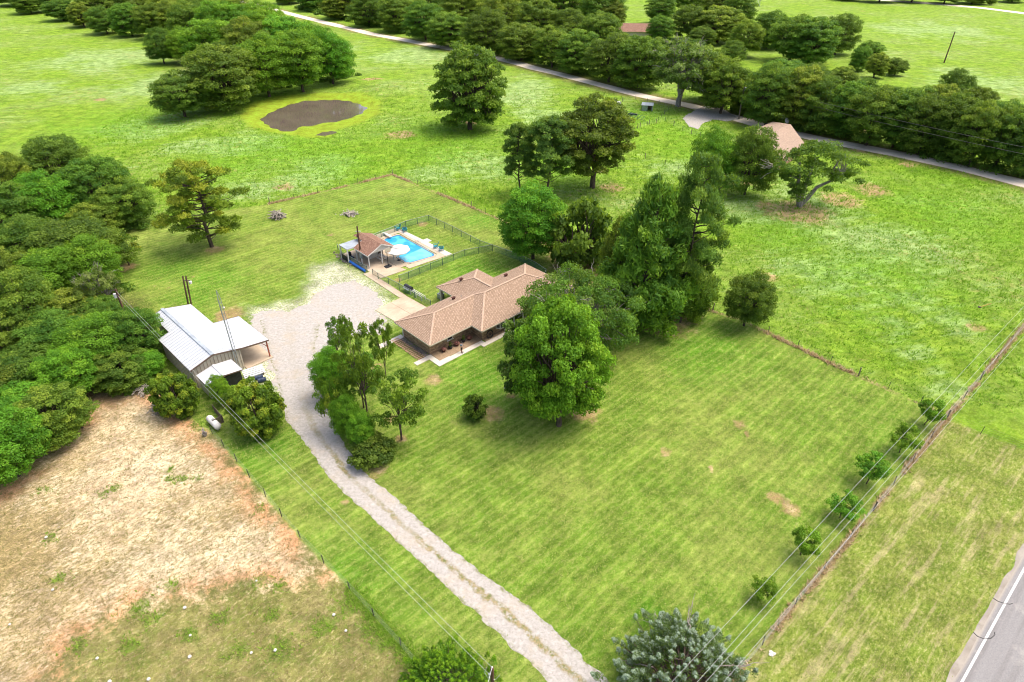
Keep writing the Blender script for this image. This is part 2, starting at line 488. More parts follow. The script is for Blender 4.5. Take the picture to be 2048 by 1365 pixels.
MAT['line_white'] = plain('worn_white_line', (0.74, 0.74, 0.72), (0.5, 0.5, 0.48), 5, 0.7)
MAT['line_yellow'] = plain('worn_yellow_line', (0.55, 0.36, 0.06), (0.38, 0.27, 0.1), 5, 0.7)

def g_water(name, col, deep, rough=0.06, wave=0.9, bump=0.25, stretch=(1, 1, 1)):
    g = N(name)
    p = g.map(g.world(), scale=stretch)
    c = g.mix(g.ramp(g.noise(p, 0.12, 4), 0.35, 0.65), col, deep)
    nrm = g.bump(g.noise(p, wave, 4, 0.6, 0.6), bump, 0.1)
    return g.done(g.bsdf(c, rough, 0, nrm, 0.9))
MAT['pond'] = g_water('murky_pond_water', (0.15, 0.125, 0.092), (0.115, 0.095, 0.07), 0.05, 1.5, 0.05)

def g_pool():
    g = N('pool_water')
    p = g.world()
    d = g.attr('shallow')
    caus = g.voro(g.mix(0.12, p, g.noise(p, 1.2, 3, col=True)), 1.1, 'SMOOTH_F1')
    col = g.mix(g.ramp(d, 0.25, 0.75), (0.012, 0.30, 0.55), (0.17, 0.52, 0.68))
    col = g.mix(g.ramp(caus, 0.35, 0.65, 0, 0.7), col, (0.10, 0.52, 0.72))
    return g.done(g.bsdf(col, 0.05, 0, g.bump(g.noise(p, 2.0, 3, 0.5, 0.8), 0.12, 0.05), 0.5))
MAT['pool'] = g_pool()
MAT['liner'] = plain('blue_liner', (0.015, 0.16, 0.38), (0.03, 0.22, 0.45), 6, 0.4)

def g_chain():
    g = N('chain_link')
    tr = g.n('ShaderNodeBsdfTransparent')
    b = g.bsdf((0.10, 0.26, 0.17), 0.5, 0.2)
    mx = g.n('ShaderNodeMixShader'); mx.inputs[0].default_value = 0.42
    g.t.links.new(tr.outputs[0], mx.inputs[1]); g.t.links.new(b, mx.inputs[2])
    return g.done(mx.outputs[0])
MAT['chain'] = g_chain()

# ------------------------------------------------------------------ the lie of the land
def P2(lst): return [tuple(G(x, y)[:2]) for x, y in lst]

def resample(pts, step):
    out = []
    for a, b in zip(pts[:-1], pts[1:]):
        a = np.array(a[:2]); b = np.array(b[:2]); n = max(1, int(np.linalg.norm(b - a) / step))
        out += [tuple(a + (b - a) * i / n) for i in range(n)]
    out.append(tuple(pts[-1][:2]))
    return out

LAWN = P2([(300, 445), (540, 408), (785, 350), (1000, 440), (1090, 488), (1200, 530), (1320, 590), (1480, 640), (1850, 815), (1893, 838), (1700, 1075), (1525, 1290), (1400, 1440), (1150, 1700), (960, 1500), (860, 1365), (800, 1290), (700, 1175), (600, 1075), (500, 955), (425, 868), (385, 830), (330, 800), (300, 700), (255, 610), (190, 560), (225, 470)])
DIRT = P2([(170, 745), (300, 775), (345, 810), (400, 862), (430, 880), (500, 960), (560, 1035), (605, 1080), (650, 1150), (560, 1165), (450, 1180), (330, 1200), (230, 1230), (150, 1290), (120, 1365), (90, 1600), (-400, 1700), (-500, 1000), (0, 985), (60, 930), (150, 850)])
FIELD = P2([(160, 740), (300, 775), (345, 810), (430, 872), (600, 1078), (700, 1178), (800, 1292), (860, 1365), (960, 1500), (1000, 1700), (-600, 1900), (-600, 900), (0, 930)])
VERGE = P2([(1893, 838), (2048, 900), (2300, 1000), (2048, 1090), (1892, 1360), (1700, 1800), (1300, 1700), (1400, 1440), (1525, 1290), (1700, 1075)])
GRAV2 = P2([(625, 530), (680, 512), (722, 538), (770, 575), (800, 600), (790, 650), (700, 680), (560, 810), (480, 760), (490, 610), (590, 600), (610, 560)])
POND = P2([(522, 240), (540, 224), (575, 209), (610, 201), (650, 198), (700, 198), (733, 205), (738, 214), (722, 227), (690, 237), (640, 246), (605, 251), (580, 262), (560, 259), (540, 250)])
RING = P2([(478, 232), (500, 208), (560, 192), (640, 186), (720, 190), (762, 205), (760, 228), (715, 248), (670, 262), (660, 274), (620, 276), (560, 268), (500, 255)])
ROAD_C = [(-60, -140), (150, -80), (330, -40), (470, 0), (600, 33), (740, 68), (900, 98), (1000, 118), (1130, 152), (1280, 191), (1380, 212), (1480, 238), (1540, 256), (1640, 279), (1800, 309), (1930, 338), (2048, 368), (2300, 430), (2700, 530)]
FENCE_L = P2([(425, 868), (500, 955), (600, 1077), (700, 1180), (800, 1292), (860, 1365), (960, 1490)])
FENCE_R = P2([(1400, 1440), (1525, 1290), (1700, 1078), (1893, 838), (1960, 760), (2048, 652), (2200, 480)])
FENCE_M = P2([(540, 408), (680, 376), (785, 350), (890, 393), (1000, 440), (1090, 488), (1200, 530), (1320, 590), (1480, 640), (1660, 727), (1840, 808), (1893, 838)])

def seg_dist(X, Y, pts):
    d = np.full(X.shape, 1e9)
    for (ax, ay), (bx, by) in zip(pts[:-1], pts[1:]):
        vx, vy = bx - ax, by - ay
        t = np.clip(((X - ax) * vx + (Y - ay) * vy) / (vx * vx + vy * vy + 1e-9), 0, 1)
        d = np.minimum(d, np.hypot(X - ax - t * vx, Y - ay - t * vy))
    return d

def sdist(X, Y, poly):
    d = seg_dist(X, Y, poly + [poly[0]])
    ins = np.zeros(X.shape, bool)
    n = len(poly)
    for i in range(n):
        ax, ay = poly[i]; bx, by = poly[(i + 1) % n]
        c = ((ay > Y) != (by > Y))
        with np.errstate(divide='ignore', invalid='ignore'):
            xi = (bx - ax) * (Y - ay) / (by - ay + 1e-12) + ax
        ins ^= (c & (X < xi))
    return np.where(ins, d, -d)

def spots(X, Y, lst):
    a = np.zeros(X.shape)
    for (px, py, wx) in lst:
        c = G(px, py)
        r = wx / FPX * PX(c)[2] / 2
        a = np.maximum(a, np.clip(1.4 - np.hypot(X - c.x, Y - c.y) / r, 0, 1))
    return a

def ground_z(X, Y):
    s = sdist(X, Y, POND) + .7 * np.sin(X * .9 + Y * .3) * np.sin(Y * .8 - X * .45)
    z = np.where(s > -3, -0.55 * np.clip((s + 3) / 5, 0, 1), 0)
    for px, py, r, h in ((775, 182, 9, 1.3), (730, 170, 8, 0.9), (820, 185, 8, 0.8)):
        c = G(px, py)
        z = z + h * np.exp(-((X - c.x) ** 2 + ((Y - c.y) * 0.7) ** 2) / (r * r))
    return z

def axis(lo, hi, fine_lo, fine_hi, step, mid_lo, mid_hi, mstep, grow=1.22):
    a = list(np.arange(fine_lo, fine_hi, step))
    b = list(np.arange(fine_hi, mid_hi, mstep)); c = list(np.arange(mid_lo, fine_lo, mstep))
    v = mid_hi; s = mstep; r = []
    while v < hi: r.append(v); s *= grow; v += s
    v = mid_lo; s = mstep; l = []
    while v > lo: v -= s; s *= grow; l.append(v)
    return np.array(sorted(l) + c + a + b + r + [hi])

BARE = [(985, 828, 85), (1022, 792, 28), (1160, 820, 110), (1040, 695, 50), (870, 760, 60), (755, 735, 40), (780, 840, 45), (802, 878, 40), (750, 945, 70),
        (1330, 905, 42), (1422, 938, 22), (1480, 850, 50), (1495, 870, 22), (845, 449, 36), (640, 590, 60), (660, 470, 28),
        (252, 535, 60), (1150, 530, 150), (1210, 560, 120), (1130, 515, 120), (1340, 640, 170), (1240, 610, 120), (1300, 655, 80), (1550, 995, 60), (1580, 1020, 70), (690, 1005, 30), (770, 1075, 22),
        (1600, 425, 190), (1540, 415, 90), (1680, 400, 130), (1745, 380, 110), (1470, 358, 120), (1725, 262, 50), (1815, 330, 50), (1318, 279, 16),
        (1225, 375, 80), (940, 245, 60), (430, 500, 60), (1530, 300, 70), (570, 375, 60), (800, 270, 90), (745, 165, 60), (460, 630, 90), (480, 655, 60),
        (1950, 655, 60), (1540, 555, 60), (1720, 300, 50), (1600, 3, 90), (1740, 25, 60), (640, 840, 40), (795, 495, 30), (795, 560, 26), (820, 555, 14), (235, 800, 120), (1545, 1307, 12),
        (1050, 330, 30), (1200, 340, 50), (1010, 410, 20), (200, 200, 40), (560, 430, 12)] + [(303 + 97 * t / 14, 573 - 22 * t / 14, 7) for t in range(15)] + [(365 + 30 * t / 8, 515 + 40 * t / 8, 5) for t in range(9)] + [(303 + 14 * t / 4, 573 + 8 * t / 4, 7) for t in range(5)] + [(317 + 80 * t / 12, 581 - 20 * t / 12, 6) for t in range(13)]
LUSH = [(960, 760, 190), (960, 800, 130), (1330, 270, 190), (1290, 230, 120), (1370, 300, 140), (350, 540, 110), (560, 150, 260), (430, 560, 130), (1080, 640, 160), (1420, 700, 220),
        (860, 285, 330), (560, 300, 300), (250, 250, 260), (700, 320, 260), (1870, 420, 320), (1760, 560, 300), (1560, 470, 200), (1300, 1230, 80), (950, 540, 120), (1900, 350, 200), (600, 640, 40), (640, 300, 200), (470, 330, 200),
        (1090, 340, 200), (880, 310, 160), (960, 440, 90), (600, 1200, 300), (520, 900, 160), (1750, 640, 160), (390, 590, 110), (2000, 470, 150)]
PALE = [(1640, 420, 260), (1750, 480, 240), (1680, 560, 220), (1760, 640, 200), (1800, 600, 200), (1900, 640, 120), (1600, 540, 120), (1480, 420, 150), (330, 170, 220), (200, 120, 260), (300, 260, 200),
        (480, 290, 160), (650, 330, 120), (960, 330, 160), (860, 350, 120), (800, 110, 200), (1000, 190, 220), (1080, 230, 160), (60, 180, 150), (500, 380, 120), (1320, 340, 160), (380, 290, 120), (1830, 700, 140), (620, 360, 140), (1850, 60, 240), (1950, 160, 200),
        (1060, 170, 120), (700, 100, 80), (1900, 770, 120)]
WEED = [(605, 900, 18), (520, 1018, 20), (365, 958, 26), (395, 958, 18), (230, 975, 24), (205, 990, 20), (100, 1075, 28), (115, 1160, 34), (160, 1290, 36), (520, 1160, 36), (560, 1175, 30), (440, 1235, 40), (280, 1215, 50), (300, 1240, 40), (90, 980, 20), (340, 960, 22), (340, 1170, 30), (700, 1215, 50), (740, 1260, 50), (650, 1250, 60), (545, 1230, 40), (760, 1290, 50), (380, 1270, 40), (260, 1290, 40), (560, 1300, 60), (480, 1300, 40), (400, 855, 30), (340, 940, 20)]

_a, _b = G(2048, 1087), G(1892, 1360)
FRA = math.atan2(FENCE_R[3][1] - FENCE_R[1][1], FENCE_R[3][0] - FENCE_R[1][0])
HWA = math.atan2((_a - _b).y, (_a - _b).x)
def build_ground():
    xs = axis(-2600, 2600, -64, 64, 0.6, -135, 135, 1.1)
    ys = axis(-400, 4200, 20, 128, 0.6, -30, 262, 1.1)
    X, Y = np.meshgrid(xs, ys)
    Z = ground_z(X, Y)
    ny, nx = X.shape
    V = np.stack([X, Y, Z], -1).reshape(-1, 3)
    i = np.arange(ny - 1)[:, None] * nx + np.arange(nx - 1)[None, :]
    F = np.stack([i, i + 1, i + nx + 1, i + nx], -1).reshape(-1, 4)
    road = resample([tuple(G(x, y)[:2]) for x, y in ROAD_C[1:]], 8)
    at = dict(lawn=sdist(X, Y, LAWN), dirt=sdist(X, Y, DIRT), field=sdist(X, Y, FIELD), verge=sdist(X, Y, VERGE), grav=sdist(X, Y, GRAV2),
              ring=sdist(X, Y, RING), bare=spots(X, Y, BARE), lush=spots(X, Y, LUSH), pale=spots(X, Y, PALE), weed=spots(X, Y, WEED),
              fenced=np.minimum(np.minimum(seg_dist(X, Y, FENCE_M), seg_dist(X, Y, FENCE_R) * 1.0), 9),
              roadd=seg_dist(X, Y, road), wood=np.zeros(X.shape))
    for k in ('lawn', 'dirt', 'field', 'verge', 'grav', 'ring'): at[k] = np.clip(at[k], -12, 12)
    at['roadd'] = np.clip(at['roadd'], 0, 30)
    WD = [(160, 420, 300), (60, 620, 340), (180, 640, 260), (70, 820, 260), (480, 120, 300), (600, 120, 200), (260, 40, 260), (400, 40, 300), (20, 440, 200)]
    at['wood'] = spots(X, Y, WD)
    # wood north of the road
    c = resample([tuple(G(x, y)[:2]) for x, y in ROAD_C], 8)
    g = N('ground_cover')
    p = g.world()
    n_b = g.noise(p, 0.045, 5, 0.6)
    n_m = g.noise(p, 0.25, 5, 0.65)
    n_s = g.noise(p, 1.1, 5, 0.7)
    n_f = g.noise(p, 4.2, 4, 0.75)
    n_x = g.noise(p, 0.55, 6, 0.75)
    n_g = g.noise(p, 9.0, 3, 0.7)
    sten = g.noise(g.map(p, scale=(0.28, 1.0, 1), rot=(0, 0, math.radians(-15))), 0.5, 9, 0.75)
    frac = g.noise(p, 0.35, 12, 0.82)
    frac2 = g.noise(g.map(p, scale=(0.6, 1.3, 1), rot=(0, 0, -FRA)), 2.6, 6, 0.85)
    blade = g.math('ADD', g.math('MULTIPLY', n_f, 0.6), g.math('MULTIPLY', n_g, 0.4))
    # meadow
    meadow = g.mix(g.ramp(n_m, 0.32, 0.66), (0.135, 0.255, 0.012), (0.215, 0.325, 0.028))
    meadow = g.mix(g.ramp(n_b, 0.40, 0.60), meadow, (0.19, 0.29, 0.04))
    pale = g.math('MULTIPLY', g.ramp(g.math('ADD', g.math('MULTIPLY', g.attr('pale'), 0.24), g.math('ADD', g.math('MULTIPLY', sten, 1.0), g.math('MULTIPLY', n_b, 0.8))), 0.93, 1.17), 0.7)
    meadow = g.mix(pale, meadow, g.mix(g.ramp(frac, 0.4, 0.6), (0.23, 0.37, 0.12), (0.33, 0.43, 0.19)))
    meadow = g.mix(g.math('MULTIPLY', g.attr('lush'), g.ramp(g.math('ADD', n_x, g.math('MULTIPLY', n_b, 0.6)), 0.62, 0.95, 0.05, 0.8)), meadow, (0.125, 0.32, 0.006))
    meadow = g.mix(g.ramp(sten, 0.46, 0.34, 0, 0.6), meadow, (0.06, 0.17, 0.012))
    meadow = g.mix(g.ramp(g.math('ADD', n_x, g.math('MULTIPLY', n_b, 0.5)), 0.80, 0.95, 0, 0.6), meadow, (0.34, 0.30, 0.10))
    meadow = g.mix(g.ramp(frac2, 0.51, 0.62, 0, 0.5), meadow, (0.30, 0.42, 0.10))
    meadow = g.mix(g.ramp(frac2, 0.49, 0.39, 0, 0.5), meadow, (0.07, 0.17, 0.008))
    # mown lawn
    sx = g.n('ShaderNodeSeparateXYZ'); g.put(sx.inputs[0], g.map(p, rot=(0, 0, -FRA)))
    stripe = g.math('SINE', g.math('ADD', g.math('MULTIPLY', sx.outputs[1], 2.3), g.math('MULTIPLY', n_b, 9)))
    lawn = g.mix(g.ramp(n_m, 0.3, 0.7), (0.12, 0.225, 0.02), (0.18, 0.28, 0.034))
    lawn = g.mix(g.ramp(g.noise(p, 0.06, 7, 0.7), 0.46, 0.60, 0, 0.75), lawn, (0.24, 0.30, 0.06))
    lawn = g.mix(g.math('MULTIPLY', g.attr('lush'), g.ramp(n_x, 0.25, 0.6, 0.25, 0.9)), lawn, (0.085, 0.25, 0.008))
    lawn = g.mix(g.math('MULTIPLY', g.ramp(stripe, -0.2, 0.9, 0, 0.3), g.ramp(n_b, 0.4, 0.6, 0.3, 1)), lawn, (0.10, 0.205, 0.015))
    st2 = g.math('SINE', g.math('ADD', g.math('MULTIPLY', sx.outputs[1], 6.2), g.math('MULTIPLY', n_b, 14)))
    lawn = g.mix(g.ramp(st2, 0.1, 1.0, 0, 0.3), lawn, (0.31, 0.35, 0.085))
    lawn = g.mix(g.ramp(frac2, 0.51, 0.62, 0, 0.5), lawn, (0.36, 0.36, 0.13))
    lawn = g.mix(g.ramp(frac2, 0.49, 0.39, 0, 0.5), lawn, (0.055, 0.13, 0.010))
    lawn = g.mix(g.ramp(g.math('ADD', frac, g.math('MULTIPLY', n_b, 0.4)), 0.80, 0.93, 0, 0.6), lawn, (0.33, 0.26, 0.12))
    sm = g.math('MULTIPLY_ADD', g.math('MULTIPLY', stripe, g.ramp(n_b, 0.35, 0.65)), 0.13, g.math('MULTIPLY_ADD', g.math('MULTIPLY', st2, g.ramp(n_m, 0.3, 0.7)), 0.10, 1.04))
    sc3 = g.n('ShaderNodeCombineXYZ')
    for k_ in range(3): g.put(sc3.inputs[k_], sm)
    lawn = g.mix(1.0, lawn, sc3.outputs[0], 'MULTIPLY')
    # verge by the highway: drier with mowing streaks along it
    sv = g.n('ShaderNodeSeparateXYZ'); g.put(sv.inputs[0], g.map(p, rot=(0, 0, math.radians(-41))))
    vs = g.noise(g.map(p, scale=(0.10, 1.0, 1), rot=(0, 0, -HWA)), 0.9, 7, 0.72)
    verge = g.mix(g.ramp(n_m, 0.3, 0.7), (0.165, 0.24, 0.03), (0.25, 0.285, 0.06))
    verge = g.mix(g.ramp(vs, 0.50, 0.68, 0, 0.75), verge, (0.38, 0.32, 0.14))
    verge = g.mix(g.ramp(n_x, 0.52, 0.68, 0, 0.55), verge, (0.13, 0.22, 0.02))
    verge = g.mix(g.ramp(frac2, 0.51, 0.62, 0, 0.75), verge, (0.44, 0.41, 0.19))
    verge = g.mix(g.ramp(frac2, 0.49, 0.39, 0, 0.75), verge, (0.08, 0.13, 0.015))
    verge = g.mix(g.ramp(vs, 0.50, 0.62, 0, 0.5), verge, (0.44, 0.39, 0.2))
    # grazed field and its sandy bare soil
    field = g.mix(g.ramp(n_m, 0.3, 0.7), (0.20, 0.215, 0.05), (0.31, 0.28, 0.105))
    field = g.mix(g.ramp(n_x, 0.45, 0.62, 0, 0.7), field, (0.15, 0.205, 0.035))
    field = g.mix(g.ramp(frac2, 0.51, 0.62, 0, 0.75), field, (0.52, 0.43, 0.23))
    soil = g.mix(g.ramp(g.noise(p, 0.11, 5, 0.7), 0.40, 0.60), (0.76, 0.63, 0.42), (0.62, 0.48, 0.30))
    soil = g.mix(g.ramp(n_b, 0.52, 0.68), soil, (0.66, 0.44, 0.26))
    soil = g.mix(g.ramp(n_s, 0.30, 0.50, 0.5, 0.0), soil, (0.86, 0.77, 0.60))
    stub = g.math('ADD', g.math('MULTIPLY', n_f, 0.45), g.math('ADD', g.math('MULTIPLY', n_s, 0.35), g.math('MULTIPLY', g.noise(p, 0.16, 5, 0.65), 0.55)))
    soil = g.mix(g.ramp(g.math('ADD', g.math('MULTIPLY', frac2, 0.75), g.math('MULTIPLY', n_b, 0.55)), 0.58, 0.72, 0, 0.9), soil, g.mix(g.ramp(n_g, 0.35, 0.6), (0.17, 0.15, 0.045), (0.40, 0.32, 0.14)))
    dk = g.ramp(g.math('ADD', g.attr('dirt'), g.math('MULTIPLY_ADD', frac, 16.0, -8.0)), -1.2, 1.2)
    rim = g.math('MULTIPLY', g.ramp(g.math('ABSOLUTE', g.attr('dirt')), 3.6, 0.4), g.ramp(n_m, 0.40, 0.58))
    soil = g.mix(g.math('MULTIPLY', rim, 0.75), soil, (0.60, 0.29, 0.14))
    field = g.mix(dk, field, soil)
    field = g.mix(g.math('MULTIPLY', g.ramp(g.math('ADD', g.attr('weed'), g.math('MULTIPLY_ADD', n_s, 1.2, -0.6)), 0.35, 0.85), 0.6), field, (0.11, 0.20, 0.018))
    # combine
    def zone(name, w=0.5, amp=2.2): return g.ramp(g.math('ADD', g.attr(name), g.math('MULTIPLY_ADD', n_s, amp, -amp / 2)), -w, w)
    col = g.mix(zone('lawn', 0.3, 0.9), meadow, lawn)
    col = g.mix(zone('verge', 0.3, 1.2), col, verge)
    col = g.mix(zone('field', 0.25, 0.9), col, field)
    col = g.mix(g.math('MULTIPLY', zone('ring', 1.5, 5), g.ramp(frac, 0.35, 0.55, 0.45, 0.95)), col, g.mix(g.ramp(frac, 0.4, 0.6), (0.30, 0.36, 0.02), (0.20, 0.32, 0.025)))
    # dry grass along the fences, brown shoulders along the dirt road
    dry = g.math('MULTIPLY', g.ramp(g.math('ADD', g.attr('fenced'), g.math('MULTIPLY_ADD', n_s, 0.9, -0.45)), 0.55, 0.1), g.ramp(n_m, 0.42, 0.58, 0.1, 0.85))
    col = g.mix(g.math('MULTIPLY', dry, 0.9), col, g.mix(n_f, (0.24, 0.16, 0.08), (0.48, 0.36, 0.19)))
    sh = g.math('MULTIPLY', g.ramp(g.math('ADD', g.attr('roadd'), g.math('MULTIPLY_ADD', n_m, 6, -3)), 7.0, 3.0), 0.85)
    col = g.mix(sh, col, g.mix(n_x, (0.12, 0.17, 0.025), (0.28, 0.20, 0.10)))
    # bare earth spots
    bare = g.ramp(g.math('ADD', g.attr('bare'), g.math('ADD', g.math('MULTIPLY_ADD', n_s, 1.1, -0.55), g.math('MULTIPLY_ADD', n_m, 1.0, -0.5))), 0.6, 1.05, 0, 0.8)
    earth = g.mix(g.ramp(n_f, 0.3, 0.7), (0.46, 0.29, 0.16), (0.30, 0.19, 0.10))
    earth = g.mix(g.ramp(n_x, 0.5, 0.7), earth, (0.52, 0.40, 0.24))
    col = g.mix(bare, col, earth)
    # loose white gravel thinning into the lawn
    gz = g.math('MULTIPLY', g.ramp(g.math('ADD', g.attr('grav'), g.math('MULTIPLY_ADD', n_m, 6, -3)), -1.0, 3.0), g.ramp(n_f, 0.42, 0.56, 0.1, 1))
    col = g.mix(gz, col, (0.66, 0.62, 0.54))
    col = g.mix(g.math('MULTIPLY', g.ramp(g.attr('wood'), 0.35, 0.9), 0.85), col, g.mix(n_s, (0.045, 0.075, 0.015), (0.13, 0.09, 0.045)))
    mot = g.ramp(frac, 0.34, 0.66, 0.72, 1.50)
    mc = g.n('ShaderNodeCombineXYZ')
    for k_ in range(3): g.put(mc.inputs[k_], mot)
    col = g.mix(1.0, col, mc.outputs[0], 'MULTIPLY')
    nrm = g.bump(g.math('ADD', g.math('MULTIPLY', frac, 1.8), g.math('ADD', g.math('MULTIPLY', n_s, 0.8), g.math('MULTIPLY', blade, 0.5))), 0.8, 0.4)
    m = g.done(g.bsdf(col, 0.95, 0, nrm, 0.1))
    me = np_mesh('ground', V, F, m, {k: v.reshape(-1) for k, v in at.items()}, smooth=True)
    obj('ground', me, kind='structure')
build_ground()

# ------------------------------------------------------------------ flat sheets: roads, drive, paths
def jag(pts, step, amp, seed):
    """ragged version of an outline"""
    rr = random.Random(seed)
    out = []
    q = resample(pts, step)
    w = 0.0
    for i, p in enumerate(q):
        a = q[max(i - 1, 0)]; b = q[min(i + 1, len(q) - 1)]
        tx, ty = b[0] - a[0], b[1] - a[1]; L = math.hypot(tx, ty) + 1e-9
        w = w * 0.55 + rr.uniform(-amp, amp)
        out.append((p[0] - ty / L * w, p[1] + tx / L * w))
    return out

def ribbon(name, left, right, z, m, n=80, jitter=0.0, seed=1, cols=6, **kw):
    def even(pts, n):
        P = np.array([p[:2] for p in pts]); d = np.r_[0, np.cumsum(np.linalg.norm(np.diff(P, axis=0), axis=1))]
        t = np.linspace(0, d[-1], n)
        return np.stack([np.interp(t, d, P[:, 0]), np.interp(t, d, P[:, 1])], -1), d[-1]
    rr = np.random.default_rng(seed)
    A, L = even(left, n); B, _ = even(right, n)
    if jitter:
        dn = (A - B) / np.linalg.norm(A - B, axis=1)[:, None]
        ja = np.convolve(rr.normal(0, jitter, n + 4), [.3, .6, 1, .6, .3], 'valid'); jb = np.convolve(rr.normal(0, jitter, n + 4), [.3, .6, 1, .6, .3], 'valid')
        A = A + dn * ja[:, None]; B = B - dn * jb[:, None]
    b = MB()
    for i in range(n):
        for c in range(cols + 1):
            t = c / cols
            q = A[i] * (1 - t) + B[i] * t
            b.v.append((q[0], q[1], z))
    for i in range(n - 1):
        for c in range(cols):
            k = i * (cols + 1) + c
            b.f.append((k, k + 1, k + cols + 2, k + cols + 1))
            s0, s1 = i / (n - 1) * L, (i + 1) / (n - 1) * L
            b.uv.append([(c / cols, s0), ((c + 1) / cols, s0), ((c + 1) / cols, s1), (c / cols, s1)])
    return b.build(name, m, **kw)

def offset_line(pts, d):
    q = [Vector(p[:2]) for p in pts]; out = []
    for i, p in enumerate(q):
        t = (q[min(i + 1, len(q) - 1)] - q[max(i - 1, 0)]).normalized()
        out.append((p.x - t.y * d, p.y + t.x * d))
    return out

road_c = resample([tuple(G(x, y)[:2]) for x, y in ROAD_C[1:]], 12)
ribbon('dirt_road', offset_line(road_c, 2.5), offset_line(road_c, -2.5), 0.02, MAT['dirt_road'], 260, 0.16, 3, kind='structure')
fr = resample([tuple(G(x, y)[:2]) for x, y in [(1500, -30), (1770, 1), (1880, 9), (1960, 16), (2048, 27), (2250, 60), (2500, 110)]], 20)
ribbon('gravel_road', offset_line(fr, 3.6), offset_line(fr, -3.6), 0.03, MAT['dirt_road'], 90, 0.2, 4, kind='structure')

DL = P2([(520, 640), (530, 690), (548, 740), (560, 790), (572, 840), (595, 867), (626, 909), (664, 963), (699, 994), (759, 1050), (845, 1128), (891, 1174), (957, 1232), (1003, 1274), (1095, 1363), (1180, 1450), (1330, 1620)])
DR = P2([(640, 650), (630, 690), (632, 740), (645, 790), (664, 840), (684, 880), (711, 921), (738, 955), (788, 994), (841, 1044), (891, 1086), (965, 1148), (1057, 1214), (1100, 1252), (1205, 1350), (1280, 1420), (1440, 1570)])
ribbon('gravel_driveway', DL, DR, 0.014, MAT['gravel_ribbon'], 420, 0.07, 5, kind='structure')
yard = P2([(500, 630), (530, 620), (580, 622), (615, 606), (640, 582), (670, 566), (710, 562), (745, 578), (772, 602), (752, 622), (775, 640), (762, 668), (700, 672), (650, 690), (632, 720), (640, 775), (565, 800), (540, 745), (520, 690), (500, 655)])
yj = jag(yard + [yard[0]], 0.5, 0.42, 9)[:-1]
MB().poly([(x, y, 0.009) for x, y in yj][::-1]).build('gravel_yard', MAT['gravel'], kind='structure')
lot = P2([(1366, 238), (1384, 225), (1408, 212), (1442, 216), (1480, 238), (1452, 243), (1424, 239), (1408, 247), (1398, 260), (1378, 254)])
MB().poly([(x, y, 0.034) for x, y in jag(lot + [lot[0]], 1.0, 0.3, 5)[:-1]][::-1]).build('gravel_turnout', MAT['gravel'], kind='structure')

hw = [G(2048, 1087), G(1892, 1360)]
hd = (Vector(hw[1][:2]) - Vector(hw[0][:2])).normalized()
c0 = Vector(hw[0][:2]); hn = Vector((-hd.y, hd.x))
if hn.x < 0: hn = -hn
def hwy(off, a=-260, b=60): return [tuple(c0 + hd * a + hn * off), tuple(c0 + hd * b + hn * off)]
ribbon('highway', hwy(0.35), hwy(9.3), 0.02, MAT['asphalt'], 260, 0.03, 6, cols=8, kind='structure')
ribbon('gravel_shoulder', hwy(0.05), hwy(0.55), 0.012, MAT['shoulder'], 500, 0.06, 8, cols=2, kind='structure')
ribbon('edge_line', hwy(0.80), hwy(0.97), 0.026, MAT['line_white'], 40, 0, 1, cols=1, kind='structure')
ribbon('centre_line', hwy(4.55), hwy(4.68), 0.026, MAT['line_yellow'], 40, 0, 1, cols=1, kind='structure')
for pts in ([(1987, 1197), (1996, 1203), (2008, 1207), (2020, 1209), (2025, 1207)], [(1947, 1265), (1955, 1273), (1968, 1278), (1982, 1277), (1990, 1270), (1989, 1265)]):
    MB().tube([G(x, y, 0.03) for x, y in pts], 0.03, 5).build('crack_seal', MAT['black'], kind='structure')

# concrete
def slabs(name, polys, z0, z1, m, **kw):
    b = MB()
    for pl in polys: b.prism([tuple(p[:2]) for p in pl], z0, z1)
    return b.build(name, m, **kw)

def shrink(pl, d=0.015):
    c = sum((Vector(p[:2]) for p in pl), Vector((0, 0))) / len(pl)
    return [tuple(Vector(p[:2]) + (c - Vector(p[:2])).normalized() * d) for p in pl]

def grid_slabs(parent_name, A, B, C, D, nu, nv, z1, m, skip=None):
    root = empty(parent_name, (0, 0, 0)); root['kind'] = 'structure'
    A, B, C, D = (Vector(q[:2]) for q in (A, B, C, D))
    def q(u, v): return (A * (1 - u) + B * u) * (1 - v) + (D * (1 - u) + C * u) * v
    for i in range(nu):
        for j in range(nv):
            pl = shrink([q(i / nu, j / nv), q((i + 1) / nu, j / nv), q((i + 1) / nu, (j + 1) / nv), q(i / nu, (j + 1) / nv)], 0.022)
            MB().prism(pl, 0.0, z1 + R.uniform(-0.003, 0.003)).build('slab', m, root)
    return root
grid_slabs('parking_pad', G(750, 621), G(811, 592), G(858, 618), G(797, 648), 2, 3, 0.07, MAT['concrete'])
pathA = grid_slabs('pool_walkway', G(726, 549), G(740, 545), G(812, 592), G(800, 597), 1, 7, 0.075, MAT['concrete'])
